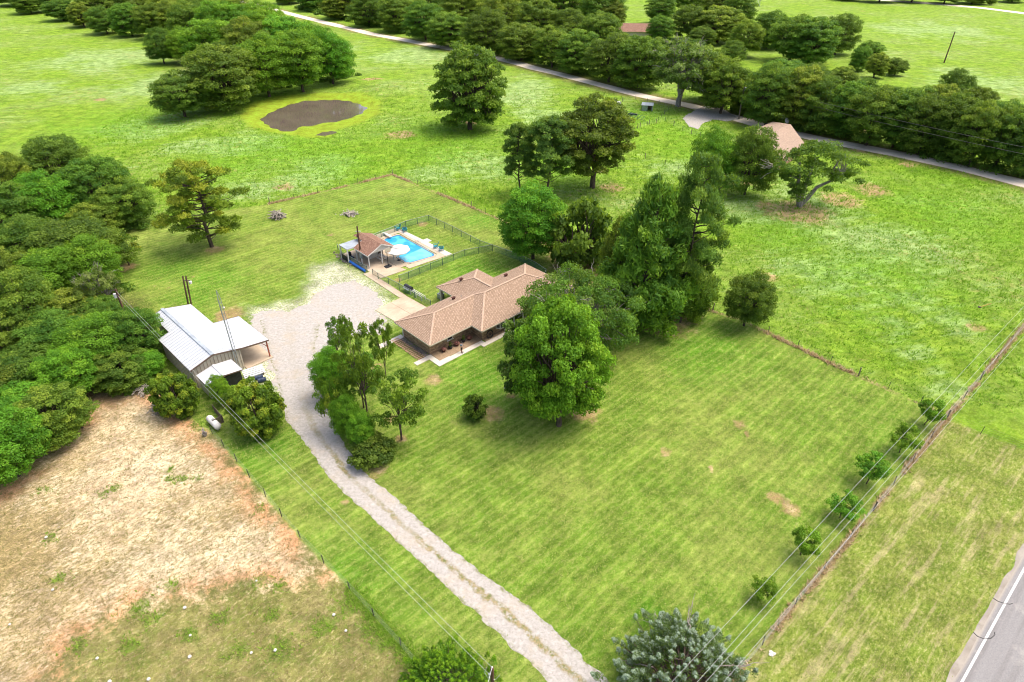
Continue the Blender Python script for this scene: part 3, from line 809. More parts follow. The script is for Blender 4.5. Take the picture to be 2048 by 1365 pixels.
# front walk
HO = Vector((-10.645, 69.396)); HA = math.radians(43.5)
hu = Vector((math.cos(HA), math.sin(HA))); hv = Vector((-hu.y, hu.x))
def H(u, v, z=0.0):
    q = HO + hu * u + hv * v
    return (q.x, q.y, z)
walk = empty('front_walk', (0, 0, 0)); walk['kind'] = 'structure'
def wslab(pl, z=0.08): MB().prism([H(*p)[:2] for p in pl], 0, z).build('slab', MAT['concrete_white'], walk)
wslab([(-1.95, 0.42), (0.0, 0.42), (0.0, 1.2), (-1.95, 1.2)])
wslab([(0.02, -0.8), (0.82, -0.8), (0.82, 1.2), (0.02, 1.2)])
wslab([(0.02, -1.75), (2.4, -1.75), (2.4, -0.82), (0.02, -0.82)])
wslab([(2.42, -1.75), (4.8, -1.75), (4.8, -0.95), (2.42, -0.95)])
wslab([(4.82, -1.75), (7.15, -1.75), (7.15, -0.95), (4.82, -0.95)])
wslab([(7.17, -2.35), (8.0, -2.35), (8.0, -0.98), (7.17, -0.98)])
for k in range(4):
    wslab([(8.02 + 2.0 * k, -2.35), (9.98 + 2.0 * k, -2.35), (9.98 + 2.0 * k, -1.62), (8.02 + 2.0 * k, -1.62)])
wslab([(16.02, -2.35), (19.5, -2.35), (19.5, -0.6), (16.02, -0.6)])
side = empty('side_path', (0, 0, 0)); side['kind'] = 'structure'
for k in range(4):
    MB().prism([H(-3.4 + 1.05 * k, 7.0)[:2], H(-2.37 + 1.05 * k, 7.0)[:2], H(-2.37 + 1.05 * k, 7.9)[:2], H(-3.4 + 1.05 * k, 7.9)[:2]], 0, 0.07).build('slab', MAT['concrete_white'], side)
# planting bed and rock strip
slabs('mulch_bed', [[H(0.9, -0.78), H(7.1, -0.9), H(8.2, -0.9), H(8.2, 1.3), H(0.9, 1.3)], [H(8.3, -1.58), H(13, -1.58), H(13, -0.9), H(8.3, -0.9)]], 0, 0.03, MAT['mulch'], kind='structure')

# ------------------------------------------------------------------ ranch house
def house():
    t = empty('ranch_house', (HO.x, HO.y, 0), 0, 'long brown brick ranch house with tan shingled hip roof behind the large front tree', 'house')
    inv = Vector((-HO.x, -HO.y, 0))
    def h(u, v, z=0.0):
        q = hu * u + hv * v
        return (q.x, q.y, z)
    E0, s = 2.45, 0.39
    def z(d): return E0 + s * d
    roof = MB()
    F = -2.1; Rr = 25.15; B0 = 8.0
    P1 = h(4, 4, z(4)); V1 = h(11.1, 4, z(4)); P2_ = h(12.15, 2.95, z(5.05)); P3 = h(20.1, 2.95, z(5.05)); W = h(14.35, 3.95, z(4.05)); WP = h(14.35, 7.75, z(4.05))
    roof.slope([h(0, 0, E0), h(7.1, 0, E0), V1, P1])
    roof.slope([h(0, B0, E0), h(0, 0, E0), P1])
    roof.slope([h(7.1, 0, E0), h(7.1, F, E0), P2_, V1])
    roof.slope([h(7.1, F, E0), h(Rr, F, E0), P3, P2_])
    roof.slope([h(Rr, F, E0), h(Rr, B0, E0), P3])
    roof.slope([h(0, B0, E0), P1, V1, P2_, P3, h(Rr, B0, E0), h(18.4, B0, E0), W, h(10.3, B0, E0)])
    roof.slope([h(10.3, B0, E0), W, WP, h(10.3, 11.8, E0)])
    roof.slope([h(18.4, B0, E0), h(18.4, 11.8, E0), WP, W])
    roof.slope([h(10.3, 11.8, E0), WP, h(18.4, 11.8, E0)])
    ro = roof.build('roof', MAT['shingle'], t)
    rc = MB()
    for a, b in ((h(0, 0, E0), P1), (h(0, B0, E0), P1), (P1, V1), (V1, P2_), (h(7.1, F, E0), P2_), (P2_, P3), (P3, h(Rr, F, E0)), (P3, h(Rr, B0, E0)), (W, WP), (WP, h(10.3, 11.8, E0)), (WP, h(18.4, 11.8, E0))):
        rc.beam(Vector(a) + Vector((0, 0, 0.02)), Vector(b) + Vector((0, 0, 0.02)), 0.26, 0.05)
    rc.build('ridge_cap', MAT['ridge'], ro)
    out = [(0, 0), (7.1, 0), (7.1, F), (Rr, F), (Rr, B0), (18.4, B0), (18.4, 11.8), (10.3, 11.8), (10.3, B0), (0, B0)]
    fa = MB()
    for (a, b) in zip(out, out[1:] + out[:1]):
        d = Vector((b[0] - a[0], b[1] - a[1])).normalized() * 0.02
        fa.beam(h(a[0] + d.x, a[1] + d.y, E0 - 0.10), h(b[0] - d.x, b[1] - d.y, E0 - 0.10), 0.05, 0.18)
    fa.build('fascia', MAT['cream'], t)
    MB().prism([h(*p)[:2] for p in [(0.04, 0.04), (7.14, 0.04), (7.14, F + .04), (Rr - .04, F + .04), (Rr - .04, B0 - .04), (18.36, B0 - .04), (18.36, 11.76), (10.34, 11.76), (10.34, B0 - .04), (0.04, B0 - .04)]], E0 - 0.07, E0 - 0.03).build('soffit', MAT['cream'], t)
    fp = [(0.8, 1.25), (8.2, 1.25), (8.2, -0.9), (13.2, -0.9), (13.2, 1.1), (20, 1.1), (20, -0.9), (24.3, -0.9), (24.3, 7.2), (17.7, 7.2), (17.7, 11.0), (14.2, 11.0), (14.2, 7.2), (0.8, 7.2)]
    MB().prism([h(*p)[:2] for p in fp], 0, E0 - 0.08).build('wall', MAT['brick'], t)
    def window(u, v, w, h0, h1, ax='u', panes=1, shut=False):
        f = MB(); gl = MB()
        d = 0.05
        if ax == 'u':
            f.box(h(u, v - d, (h0 + h1) / 2), (w, 0.09, h1 - h0), HA)
        else:
            f.box(h(u - d, v, (h0 + h1) / 2), (0.09, w, h1 - h0), HA)
        fo = f.build('window', MAT['white'], t)
        pw = (w - 0.12) / panes
        hh = (h1 - h0 - 0.18) / 2
        for i in range(panes):
            for j in range(2):
                o = -w / 2 + 0.06 + pw * (i + 0.5); zz = h0 + 0.06 + hh / 2 + j * (hh + 0.06)
                if ax == 'u': gl = MB().box(h(u + o, v - d - 0.05, zz), (pw - 0.06, 0.02, hh), HA)
                else: gl = MB().box(h(u - d - 0.05, v + o, zz), (0.02, pw - 0.06, hh), HA)
                gl.build('pane', MAT['glass'], fo)
        MB().box(h(u, v - 0.1, h0 - 0.06) if ax == 'u' else h(u - 0.1, v, h0 - 0.06), (w + 0.16, 0.2, 0.08) if ax == 'u' else (0.2, w + .16, .08), HA).build('sill', MAT['white'], fo)
        if shut:
            for sg in (-1, 1):
                MB().box(h(u + sg * (w / 2 + 0.26), v - 0.03, (h0 + h1) / 2), (0.38, 0.05, h1 - h0 + .05), HA).build('shutter', MAT['tan_trim'], t)
    window(4.2, 1.25, 0.95, 0.95, 2.0, shut=True)
    window(9.9, -0.9, 1.3, 1.65, 2.05)
    # bay
    bay = MB().prism([h(*p)[:2] for p in [(10.7, -0.88), (11.05, -1.5), (12.35, -1.5), (12.7, -0.88)]], 0.75, 2.3).build('bay_window', MAT['white'], t)
    for a, b in (((10.72, -0.93), (11.03, -1.48)), ((11.09, -1.53), (11.68, -1.53)), ((11.72, -1.53), (12.31, -1.53)), ((12.37, -1.48), (12.68, -0.93))):
        for z0, z1 in ((0.95, 1.5), (1.58, 2.15)):
            A = Vector(h(*a, 0)); B = Vector(h(*b, 0)); d = (B - A) * 0.12; n = Vector((d.y, -d.x, 0)).normalized() * 0.02
            A = A + d + n; B = B - d + n
            MB().poly([(A.x, A.y, z0), (B.x, B.y, z0), (B.x, B.y, z1), (A.x, A.y, z1)]).build('pane', MAT['glass'], bay)
    window(17.8, 1.1, 1.5, 0.8, 2.1, panes=2)
    dr = MB().box(h(15.2, 1.06, 1.05), (1.0, 0.08, 2.1), HA).build('door', MAT['white'], t)
    MB().box(h(15.55, 1.0, 1.0), (0.05, 0.05, 0.14), HA).build('handle', MAT['steel'], dr)
    window(22, -0.9, 1.6, 0.8, 2.1, panes=2)
    for u in (13.6, 15.4, 17.4, 19.4):
        MB().box(h(u, -1.55, 1.18), (0.16, 0.16, 2.36), HA).build('porch_post', MAT['white'], t)
    MB().box(h(10.75, 11.3, 1.18), (0.35, 0.35, 2.36), HA).build('porch_post', MAT['cream'], t)
    MB().box(h(12.6, 7.25, 1.05), (1.9, 0.1, 2.1), HA).build('garage_door', MAT['brown_trim'], t)
    MB().box(h(0.86, 7.3, 1.2), (0.08, 0.3, 2.3), HA).build('corner_trim', MAT['white'], t)
    for u, v in ((9.0, 6.1), (13.0, 9.2), (19.0, 5.9)):
        zz = z(min(B0 - v, 6)) if v < 8 else z(u - 10.3)
        f = MB().box(h(u, v, zz + 0.12), (0.34, 0.34, 0.28), HA)
        f.box(h(u - 0.16, v, zz + 0.32), (0.26, 0.44, 0.05), HA).box(h(u + 0.16, v, zz + 0.32), (0.26, 0.44, 0.05), HA)
        f.build('roof_vent', MAT['rust'], ro)
    MB().tube([h(10.0, 5.6, z(2.4)), h(10.0, 5.6, z(2.4) + 0.3)], 0.05, 8).build('vent_pipe', MAT['steel'], ro)
house()
ac = MB()
pa = G(882, 596)
aco = empty('air_conditioner', pa, HA, 'small grey air conditioner unit behind the house by the rear wing', 'air conditioner')
MB().box((0, 0, 0.4), (0.8, 0.8, 0.75)).build('casing', MAT['steel'], aco)
MB().lathe((0, 0, 0.78), [(0.0, 0.01), (0.3, 0.01), (0.33, 0)], 14).build('fan_grille', MAT['black'], aco)

# things round the house front
def pot(px, py, flower, label, grp):
    p = G(px, py)
    t = empty('flower_pot' if flower else 'potted_shrub', p, 0, label, 'pot', grp)
    MB().lathe((0, 0, 0.03), [(0.0, 0.0), (0.2, 0.0), (0.3, 0.36), (0.33, 0.38), (0.28, 0.38), (0.0, 0.34)], 12).build('pot', MAT['terracotta'] if flower else MAT['black'], t)
    if flower:
        n = 240; q = NR.normal(0, 1, (n, 3)); q /= np.linalg.norm(q, axis=1)[:, None]; q[:, 2] = abs(q[:, 2])
        pos = q * [0.36, 0.36, 0.25] + [0, 0, 0.40]
        V, Fc, a = leaf_quads(pos, q, NR.uniform(0.09, 0.15, n), NR)
        me = np_mesh('blossom', V, Fc, MAT['pink'], a); obj('blossom', me, t)
    else:
        n = 200; q = NR.normal(0, 1, (n, 3)); q /= np.linalg.norm(q, axis=1)[:, None]
        pos = q * [0.2, 0.2, 0.42] + [0, 0, 0.75]
        V, Fc, a = leaf_quads(pos, q, NR.uniform(0.07, 0.12, n), NR)
        me = np_mesh('foliage', V, Fc, MAT['dark'], a); obj('foliage', me, t)

def leaf_quads(pos, nrm, size, rg, aspect=0.75, bend=0.0, tang=None, clump=None, jitter=0.55, tint=None):
    n = len(pos)
    nr = nrm + rg.normal(0, jitter, (n, 3)); nr /= np.linalg.norm(nr, axis=1)[:, None] + 1e-9
    if tang is None:
        tang = rg.normal(0, 1, (n, 3))
    t = tang - nr * (tang * nr).sum(1)[:, None]; t /= np.linalg.norm(t, axis=1)[:, None] + 1e-9
    b = np.cross(nr, t)
    s = np.asarray(size)[:, None] / 2
    A = pos - t * s - b * s * aspect * 0.35
    B = pos - t * s * 0.1 - b * s * aspect
    C = pos + t * s * 1.1 + b * s * 0.1
    D = pos - t * s * 0.1 + b * s * aspect
    V = np.stack([A, B, C, D], 1).reshape(-1, 3)
    F = np.arange(4 * n).reshape(n, 4)
    ti = rg.uniform(0, 1, n) if tint is None else tint
    cl = np.zeros(n) if clump is None else clump
    return V, F, dict(tint=np.repeat(ti, 4), clump=np.repeat(cl, 4))

for (px, py, fl, lb) in ((888, 704, 1, 'pink flowers in a low pot nearest the front left house corner'), (901, 698, 0, 'dark slim potted shrub between the first and second pink pots'), (914, 692, 1, 'pink flowers in a low pot just left of the standing man'),
                         (927, 684.5, 0, 'dark slim potted shrub right behind the standing man'), (939, 680, 1, 'pink flowers in a low pot deepest in the bed by the wall corner')):
    pot(px, py, fl, lb, 'flower pots in the front bed' if fl else 'potted shrubs in the front bed')

wh = empty('wagon_wheel', H(9.35, -1.2, 0), HA, 'dark spoked wheel leaning against the brick wall', 'wheel')
b = MB(); b.tube([(0.55 * math.cos(t), 0.1 * math.sin(t) * 0 - 0.05 + 0.12 * (0.55 + 0.55 * math.sin(t)) , 0.58 + 0.55 * math.sin(t)) for t in [i * math.pi / 10 for i in range(21)]], 0.07, 6)
b.build('rim', MAT['black'], wh)
for i in range(4):
    t = i * math.pi / 4
    MB().beam((-0.5 * math.cos(t), 0.01 - 0.06 * math.sin(t), 0.58 - 0.5 * math.sin(t)), (0.5 * math.cos(t), 0.01 + 0.06 * math.sin(t), 0.58 + 0.5 * math.sin(t)), 0.05).build('spoke', MAT['plank'], wh)
MB().tube([(0, -0.06, 0.58), (0, 0.1, 0.58)], 0.1, 10).build('hub', MAT['black'], wh)

# brick edging rows on the house's left side, river rock by the wall
be = empty('brick_border', H(-0.55, 4, 0), HA, 'border of loose red bricks beside the left house wall', 'brick border')
bm_ = None
for r_ in range(3):
    for k in range(16):
        u = -0.42 + 0.42 * r_ + R.uniform(-.03, .03); v = -2.6 + 0.40 * k + R.uniform(-0.03, 0.03)
        if bm_ is None:
            bm_ = MB().box((0, 0, 0), (0.34, 0.2, 0.09)).mesh('brick', MAT['paver'])
        o = obj('brick', bm_, be); o.location = (u, v, 0.05 + R.uniform(0, 0.02)); o.rotation_euler = (R.uniform(-.05, .05), R.uniform(-.05, .05), R.uniform(-.15, .15))
b = MB()
for k in range(420):
    u = R.uniform(0.05, 0.7); v = R.uniform(1.3, 7.0); r = R.uniform(0.05, 0.12)
    b.lathe(H(u, v, 0), [(r * .7, 0), (r, r * .5), (r * .55, r * 1.1), (0.001, r * 1.2)], 5)
b.build('river_rock', MAT['rock'], kind='stuff')
tag(COL.objects['river_rock'], 'strip of grey river rock along the left house wall', 'rocks')

# ------------------------------------------------------------------ pool, deck, pool house
PO = Vector((-21.35, 111.69)); PA = math.radians(-46.5)
pu = Vector((math.cos(PA), math.sin(PA))); pv = Vector((-pu.y, pu.x))
def K(u, v, z=0.0):
    q = PO + pu * u + pv * v
    return (q.x, q.y, z)
dk = empty('pool_deck', (0, 0, 0)); dk['kind'] = 'structure'
def dslab(pl, m=MAT['concrete']): MB().prism(shrink([K(*p) for p in pl], 0.02), 0, 0.08 + R.uniform(-.002, .002)).build('slab', m, dk)
pool_uv = [(3.1, -1.55), (13.5, -1.75), (14.05, -2.3), (13.35, -6.6), (12.7, -7.2), (10.2, -7.0), (9.0, -5.2), (3.0, -4.9), (2.6, -4.3), (2.75, -1.9)]
# strips round the pool
dslab([(0, -0.75), (0, -4.6), (2.2, -5.2), (2.2, -0.75)])
for a_, b_ in ((0, 3.9), (3.9, 7.8), (7.8, 11.6), (11.6, 15.5)):
    dslab([(a_, -0.72), (a_, 0.06 + a_ * 0.03), (b_, 0.06 + b_ * 0.03), (b_, -0.72)], MAT['concrete_white'])
dslab([(7.6, 0.3), (7.6, 1.2), (9.0, 1.2), (9.0, 0.33)], MAT['concrete_white'])
dslab([(2.2, -1.2), (2.2, -0.75), (15.45, -0.75), (15.4, -1.4), (13.6, -1.4), (3.0, -1.2)])
dslab([(14.4, -2.2), (13.8, -1.4), (15.4, -1.4), (14.85, -8.0), (13.7, -8.0), (13.7, -6.7)])
for a_, b_ in ((2.2, 6.2), (6.2, 9.0)):
    dslab([(a_, -5.25), (b_, -5.5), (b_, -9.0), (a_, -9.0)])
dslab([(9.0, -5.4), (10.0, -7.3), (12.7, -7.55), (13.65, -6.9), (13.65, -9.0), (9.0, -9.0)])
for a_, b_ in ((2.6, 5.2), (5.2, 7.9), (7.9, 10.4), (10.4, 12.6)):
    dslab([(a_, -9.03), (b_, -9.03), (b_, -13.4), (a_, -13.4)])
dslab([(12.6, -9.03), (14.85, -8.6), (14.5, -13.3), (12.6, -13.4)])
pool = empty('swimming_pool', K(8, -4), 0, 'bright blue swimming pool with a pale shallow sun shelf at the near end', 'pool')
pool_in = Vector(K(8, -4))
def offs(pl, d):
    c = Vector((8.6, -3.9)); return [tuple(Vector(p) + (c - Vector(p)).normalized() * d) for p in pl]
b = MB(); A_ = [K(*p) for p in offs(pool_uv, -0.32)]; B_ = [K(*p) for p in pool_uv]
n = len(A_)
for i in range(n):
    j = (i + 1) % n
    q = [Vector(A_[i]), Vector(A_[j]), Vector(B_[j]), Vector(B_[i])]
    b.poly([(p.x - pool_in.x, p.y - pool_in.y, 0.095) for p in q]); b.poly([(B_[i][0] - pool_in.x, B_[i][1] - pool_in.y, 0.095), (B_[j][0] - pool_in.x, B_[j][1] - pool_in.y, 0.095), (B_[j][0] - pool_in.x, B_[j][1] - pool_in.y, 0.03), (B_[i][0] - pool_in.x, B_[i][1] - pool_in.y, 0.03)])
b.build('coping', MAT['coping'], pool)
b = MB(); C_ = [K(*p) for p in offs(pool_uv, 0.34)]
for i in range(n):
    j = (i + 1) % n
    b.poly([(B_[i][0] - pool_in.x, B_[i][1] - pool_in.y, 0.034), (B_[j][0] - pool_in.x, B_[j][1] - pool_in.y, 0.034), (C_[j][0] - pool_in.x, C_[j][1] - pool_in.y, 0.034), (C_[i][0] - pool_in.x, C_[i][1] - pool_in.y, 0.034)])
b.build('waterline_tile', MAT['liner'], pool)
gx, gy = np.meshgrid(np.linspace(2.3, 14.3, 60), np.linspace(-7.4, -1.4, 32))
s = sdist(gx, gy, pool_uv)
Vw = np.array([K(a, c, 0.030) for a, c in zip(gx.ravel(), gy.ravel())]) - np.array([pool_in.x, pool_in.y, 0])
ii = np.arange(31)[:, None] * 60 + np.arange(59)[None, :]
Fw = np.stack([ii, ii + 1, ii + 61, ii + 60], -1).reshape(-1, 4)
keep = (s.ravel()[Fw].max(1) > -0.12); Fw = Fw[keep]
dl = (gx + gy * 0.12 - 9.9)
obj('water', np_mesh('water', Vw, Fw, MAT['pool'], dict(shallow=np.clip(dl.ravel() * 1.2 + 0.5, 0, 1))), pool)
def grab(u, v, rot, label):
    t = empty('grab_rail', K(u, v, 0.08), PA + rot, label, 'rail', 'pool grab rails')
    for y in (-0.25, 0.25):
        MB().tube([(-0.3, y, 0), (-0.3, y, 0.75), (-0.15, y, 0.9), (0.15, y, 0.85), (0.35, y, 0.4), (0.4, y, 0.0)], 0.025, 6).build('rail', MAT['wire'], t)
grab(8.2, -1.25, -math.pi / 2, 'chrome ladder rails on the far long side of the pool')
grab(13.2, -7.35, math.pi / 2 + .1, 'curved chrome handrail at the near shallow corner of the pool')
db = empty('diving_board', K(1.7, -3.55, 0.08), PA, 'white diving board at the far end of the pool', 'diving board')
MB().box((0.4, 0, 0.4), (2.6, 0.45, 0.06)).build('board', MAT['white'], db)
MB().box((-0.5, 0, 0.19), (0.5, 0.4, 0.37)).build('stand', MAT['white'], db)

def adirondack(u, v, rot, label):
    t = empty('garden_chair', K(u, v, 0.085), PA + rot, label, 'chair', 'turquoise chairs by the pool')
    MB().box((0, 0, 0.36), (0.6, 0.6, 0.05), M=Matrix.Rotation(0.2, 3, 'Y')).build('seat', MAT['teal'], t)
    for k in range(5):
        MB().beam((-0.28, -0.24 + 0.12 * k, 0.32), (-0.55, -0.28 + 0.14 * k, 1.05 + 0.05 * (2 - abs(k - 2))), 0.10, 0.03).build('slat', MAT['teal'], t)
    for s_ in (-1, 1):
        MB().box((0.05, 0.36 * s_, 0.58), (0.75, 0.14, 0.04)).build('armrest', MAT['teal'], t)
        MB().box((0.32, 0.34 * s_, 0.28), (0.09, 0.05, 0.57)).build('leg', MAT['teal'], t)
        MB().beam((-0.5, 0.34 * s_, 0.03), (-0.1, 0.34 * s_, 0.38), 0.05, 0.09).build('leg', MAT['teal'], t)
adirondack(1.1, -0.5, -1.9, 'turquoise garden chair at the far deck corner, left of the pair there')
adirondack(2.6, 0.0, 2.6, 'turquoise garden chair at the far deck corner, right of the pair there')
adirondack(11.8, -0.1, -2.2, 'turquoise garden chair on the right deck edge, farther of the pair there')
adirondack(13.2, 0.05, 2.5, 'turquoise garden chair on the right deck edge, nearer of the pair there')
ft = empty('side_table', K(1.9, 0.25, 0.08), 0, 'small dark table between the two far turquoise chairs', 'table')
MB().lathe((0, 0, 0), [(0.28, 0), (0.3, 0.45), (0.42, 0.47), (0.42, 0.52), (0, 0.52)], 12).build('fire_bowl', MAT['black'], ft)

um = empty('patio_umbrella', K(11.3, -7.5, 0.08), 0, 'large open white patio umbrella at the near end of the pool', 'umbrella')
b = MB()
nseg = 8
for k in range(nseg):
    a0, a1 = 2 * math.pi * k / nseg, 2 * math.pi * (k + 1) / nseg
    r1, r0, rt = 2.05, 0.75, 0.02
    for (ra, za, rb, zb) in ((r1, 2.0, 0.62, 2.50), (0.75, 2.53, rt, 2.75)):
        b.poly([(ra * math.cos(a0), ra * math.sin(a0), za), (ra * math.cos(a1), ra * math.sin(a1), za), (rb * math.cos(a1), rb * math.sin(a1), zb), (rb * math.cos(a0), rb * math.sin(a0), zb)])
    b.poly([(r1 * math.cos(a0), r1 * math.sin(a0), 1.86), (r1 * math.cos(a1), r1 * math.sin(a1), 1.86), (r1 * math.cos(a1), r1 * math.sin(a1), 2.0), (r1 * math.cos(a0), r1 * math.sin(a0), 2.0)])
b.build('canopy', MAT['white'], um)
for k in range(nseg):
    a0 = 2 * math.pi * k / nseg
    MB().beam((0, 0, 2.6), (2.04 * math.cos(a0), 2.04 * math.sin(a0), 2.01), 0.025).build('rib', MAT['cream'], um)
MB().tube([(0, 0, 0), (0, 0, 2.7)], 0.035, 8).build('pole', MAT['white'], um)
MB().lathe((0, 0, 0), [(0.3, 0), (0.3, 0.06), (0.05, 0.12), (0.05, 0.3)], 12).build('base', MAT['black'], um)

def poolhouse():
    t = empty('pool_house', K(7, -10.3, 0), PA, 'small white pool house with brown shingled gable roof and open porch', 'house')
    def q(u, v, z=0): return (u - 7, v + 10.3, z)
    r = MB(); E, zr, vr = 2.5, 3.75, -10.15
    def zl(v): return zr - (vr - v) * (zr - E) / (vr + 13.0)
    def zrt(v): return zr - (v - vr) * (zr - E) / (-7.6 - vr)
    u0, u1, uj, vj = 3.6, 10.75, 6.4, -11.2
    r.slope([q(uj, -13, E), q(u1, -13, E), q(u1, vr, zr), q(u0 + 0.9, vr, zr), q(u0, vj, zl(vj)), q(uj, vj, zl(vj))])
    r.slope([q(u0, -7.6, E), q(u1, -7.6, E), q(u1, vr, zr), q(u0 + 0.9, vr, zr)])
    r.slope([q(u0, vj, zl(vj)), q(u0, -7.6, E), q(u0 + 0.9, vr, zr)])
    ro = r.build('roof', MAT['shingle_red'], t)
    f = MB()
    for a, b_ in ((q(uj, -13, E - .08), q(u1, -13, E - .08)), (q(u1, -13, E - .08), q(u1, vr, zr - .08)), (q(u1, vr, zr - .08), q(u1, -7.6, E - .08)), (q(u1, -7.6, E - .08), q(u0, -7.6, E - .08)), (q(uj, -13, E - .08), q(uj, vj, zl(vj) - .08))):
        f.beam(a, b_, 0.05, 0.16)
    f.build('fascia', MAT['white'], t)
    MB().poly([q(10.4, -12.6, E - .05), q(10.4, -8.0, E - .05), q(10.4, vr, zr - .2)]).poly([q(10.36, -12.6, E - .05), q(10.36, vr, zr - .2), q(10.36, -8.0, E - .05)]).build('gable', MAT['white'], t)
    w = MB().prism([q(*p)[:2] for p in [(4.0, -10.9), (7.6, -10.9), (7.6, -8.1), (4.0, -8.1)]], 0, 2.6); w.build('wall', MAT['white'], t)
    for v, z0, wd, hh in ((-10.2, 1.5, 0.5, 0.6), (-9.5, 1.3, 0.5, 0.6)):
        fr = MB().box(q(7.62, v, z0), (0.06, wd + .12, hh + .12)).build('window', MAT['white'], t)
        MB().box(q(7.66, v, z0), (0.03, wd, hh)).build('pane', MAT['glass'], fr)
    MB().box(q(7.64, -8.7, 1.03), (0.06, 0.85, 2.0)).build('door', MAT['brown_trim'], t)
    for u, v in ((10.4, -12.7), (10.4, -10.2), (10.4, -7.95), (6.7, -12.7)):
        MB().box(q(u, v, 1.27), (0.14, 0.14, 2.42)).build('porch_post', MAT['white'], t)
    MB().box(q(10.4, -9.1, 0.8), (0.06, 2.2, 0.06)).build('railing', MAT['white'], t)
    vx = q(4.9, -11.0, zl(-11.0) + 0.12)
    MB().box(vx, (0.3, 0.3, 0.3)).box((vx[0], vx[1] - 0.14, vx[2] + 0.2), (0.4, 0.24, 0.05)).box((vx[0], vx[1] + 0.14, vx[2] + 0.2), (0.4, 0.24, 0.05)).build('roof_vent', MAT['rust'], ro)
poolhouse()
pg = empty('pergola', K(5.25, -12.7, 0), PA, 'white pergola with flat pale metal roof left of the pool house', 'pergola')
MB().box((0, 0.05, 2.62), (2.5, 3.2, 0.05)).build('roof', MAT['galv_roof'], pg)
for sx_ in (-1.2, 1.2):
    MB().box((sx_, 0.05, 2.52), (0.08, 3.16, 0.16)).build('beam', MAT['white'], pg)
for sy_ in (-1.5, 1.6):
    MB().box((0, sy_, 2.50), (2.34, 0.08, 0.14)).build('beam', MAT['white'], pg)
for x, y in ((-1.1, -1.42), (1.1, -1.42), (-1.1, 1.45), (1.1, 1.2)):
    MB().box((x, y, 1.22), (0.16, 0.16, 2.4)).build('post', MAT['white'], pg)
MB().box((0, -1.42, 0.62), (2.0, 0.05, 0.9)).build('panel', MAT['black'], pg)
pump = empty('pool_pump', K(4.9, -12.8, 0.09), PA, 'dark pool pump and filter tank under the pergola', 'pump')
MB().lathe((-0.4, 0, 0), [(0.3, 0), (0.32, 0.7), (0.15, 0.95), (0, 1.0)], 12).build('filter_tank', MAT['black'], pump)
MB().tube([(0.1, 0, 0.25), (0.8, 0, 0.25)], 0.18, 10).build('motor', MAT['dkblue'], pump)
br_ = empty('pool_cover_roll', K(8.1, -13.95, 0.0), PA, 'long rolled blue pool cover lying beside the patio edge', 'pool cover')
MB().tube([(-2.9, 0.05, 0.26), (0, -0.02, 0.26), (2.9, 0.0, 0.26)], [0.22, 0.24, 0.22], 12).build('roll', MAT['blue'], br_)
MB().tube([(-3.1, 0.05, 0.26), (3.1, 0.0, 0.26)], 0.05, 8).build('tube', MAT['wire'], br_)
tb = empty('picnic_table', K(9.0, -9.4, 0.08), PA, 'white picnic table on the pool house porch', 'table')
MB().box((0, 0, 0.72), (1.6, 0.75, 0.05)).build('tabletop', MAT['white'], tb)
for s_ in (-1, 1):
    MB().box((0, 0.6 * s_, 0.42), (1.6, 0.26, 0.05)).build('bench', MAT['white'], tb)
    MB().beam((0.6 * s_, -0.6, 0), (0.6 * s_, 0.1, 0.7), 0.06).beam((0.6 * s_, 0.6, 0), (0.6 * s_, -0.1, 0.7), 0.06).build('leg', MAT['white'], tb)

def pole_thing(name, base, top, r0, r1, mat, label, extra=None):
    """pole standing at base; height from the photographed top"""
    B = G(*base)
    zz = 0.0
    for k in range(400):
        zz = k * 0.05
        if PX((B.x, B.y, zz))[1] <= top[1]: break
    t = empty(name, B, 0, label, 'pole')
    dx = G(top[0], top[1], zz).x - B.x
    MB().tube([(0, 0, -0.2), (dx, 0, zz)], [r0, r1], 10).build('shaft', mat, t)
    return t, zz, dx
up, uz, ux = pole_thing('utility_pole', (724, 528), (714, 453), 0.17, 0.12, MAT['pole'], 'dark brown utility pole with meter box standing beside the pool house')
MB().box((ux, 0.05, uz - 0.9), (0.9, 0.08, 0.1)).build('crossarm', MAT['white'], up)
MB().box((0.05, -0.2, 1.6), (0.38, 0.2, 0.9)).build('meter_box', MAT['steel'], up)
MB().box((0.12, -0.18, 0.6), (0.18, 0.14, 1.0)).build('conduit', MAT['white'], up)
bb = empty('basketball_hoop', G(777, 535), PA, 'portable basketball hoop with tan backboard on the patio', 'basketball hoop')
MB().tube([(0, 0, 0.1), (0.0, 0, 3.0), (0.3, 0, 3.2)], 0.06, 8).build('pole', MAT['black'], bb)
MB().box((-0.1, 0, 0.12), (0.8, 1.1, 0.2)).build('base', MAT['black'], bb)
MB().box((0.35, 0, 3.25), (0.05, 1.1, 0.75)).build('backboard', MAT['cream'], bb)
MB().tube([(0.62 + 0.22 * math.cos(t), 0.22 * math.sin(t), 3.05) for t in [i * math.pi / 8 for i in range(17)]], 0.015, 5).build('rim', MAT['red'], bb)
# stone pile edge along patio
b = MB()
for k in range(130):
    t = R.random(); p0 = G(675, 508); p1 = G(718, 535); p = p0.lerp(p1, t) + Vector((R.uniform(-.8, .8), R.uniform(-.6, .6), 0)); r = R.uniform(0.08, 0.22)
    b.lathe((p.x, p.y, 0), [(r * .8, 0), (r, r * .4), (r * .55, r * .9), (0.001, r)], 5)
tag(b.build('loose_rocks', MAT['rock']), 'loose brown rocks along the patio edge below the pergola', 'rocks', kind='stuff')

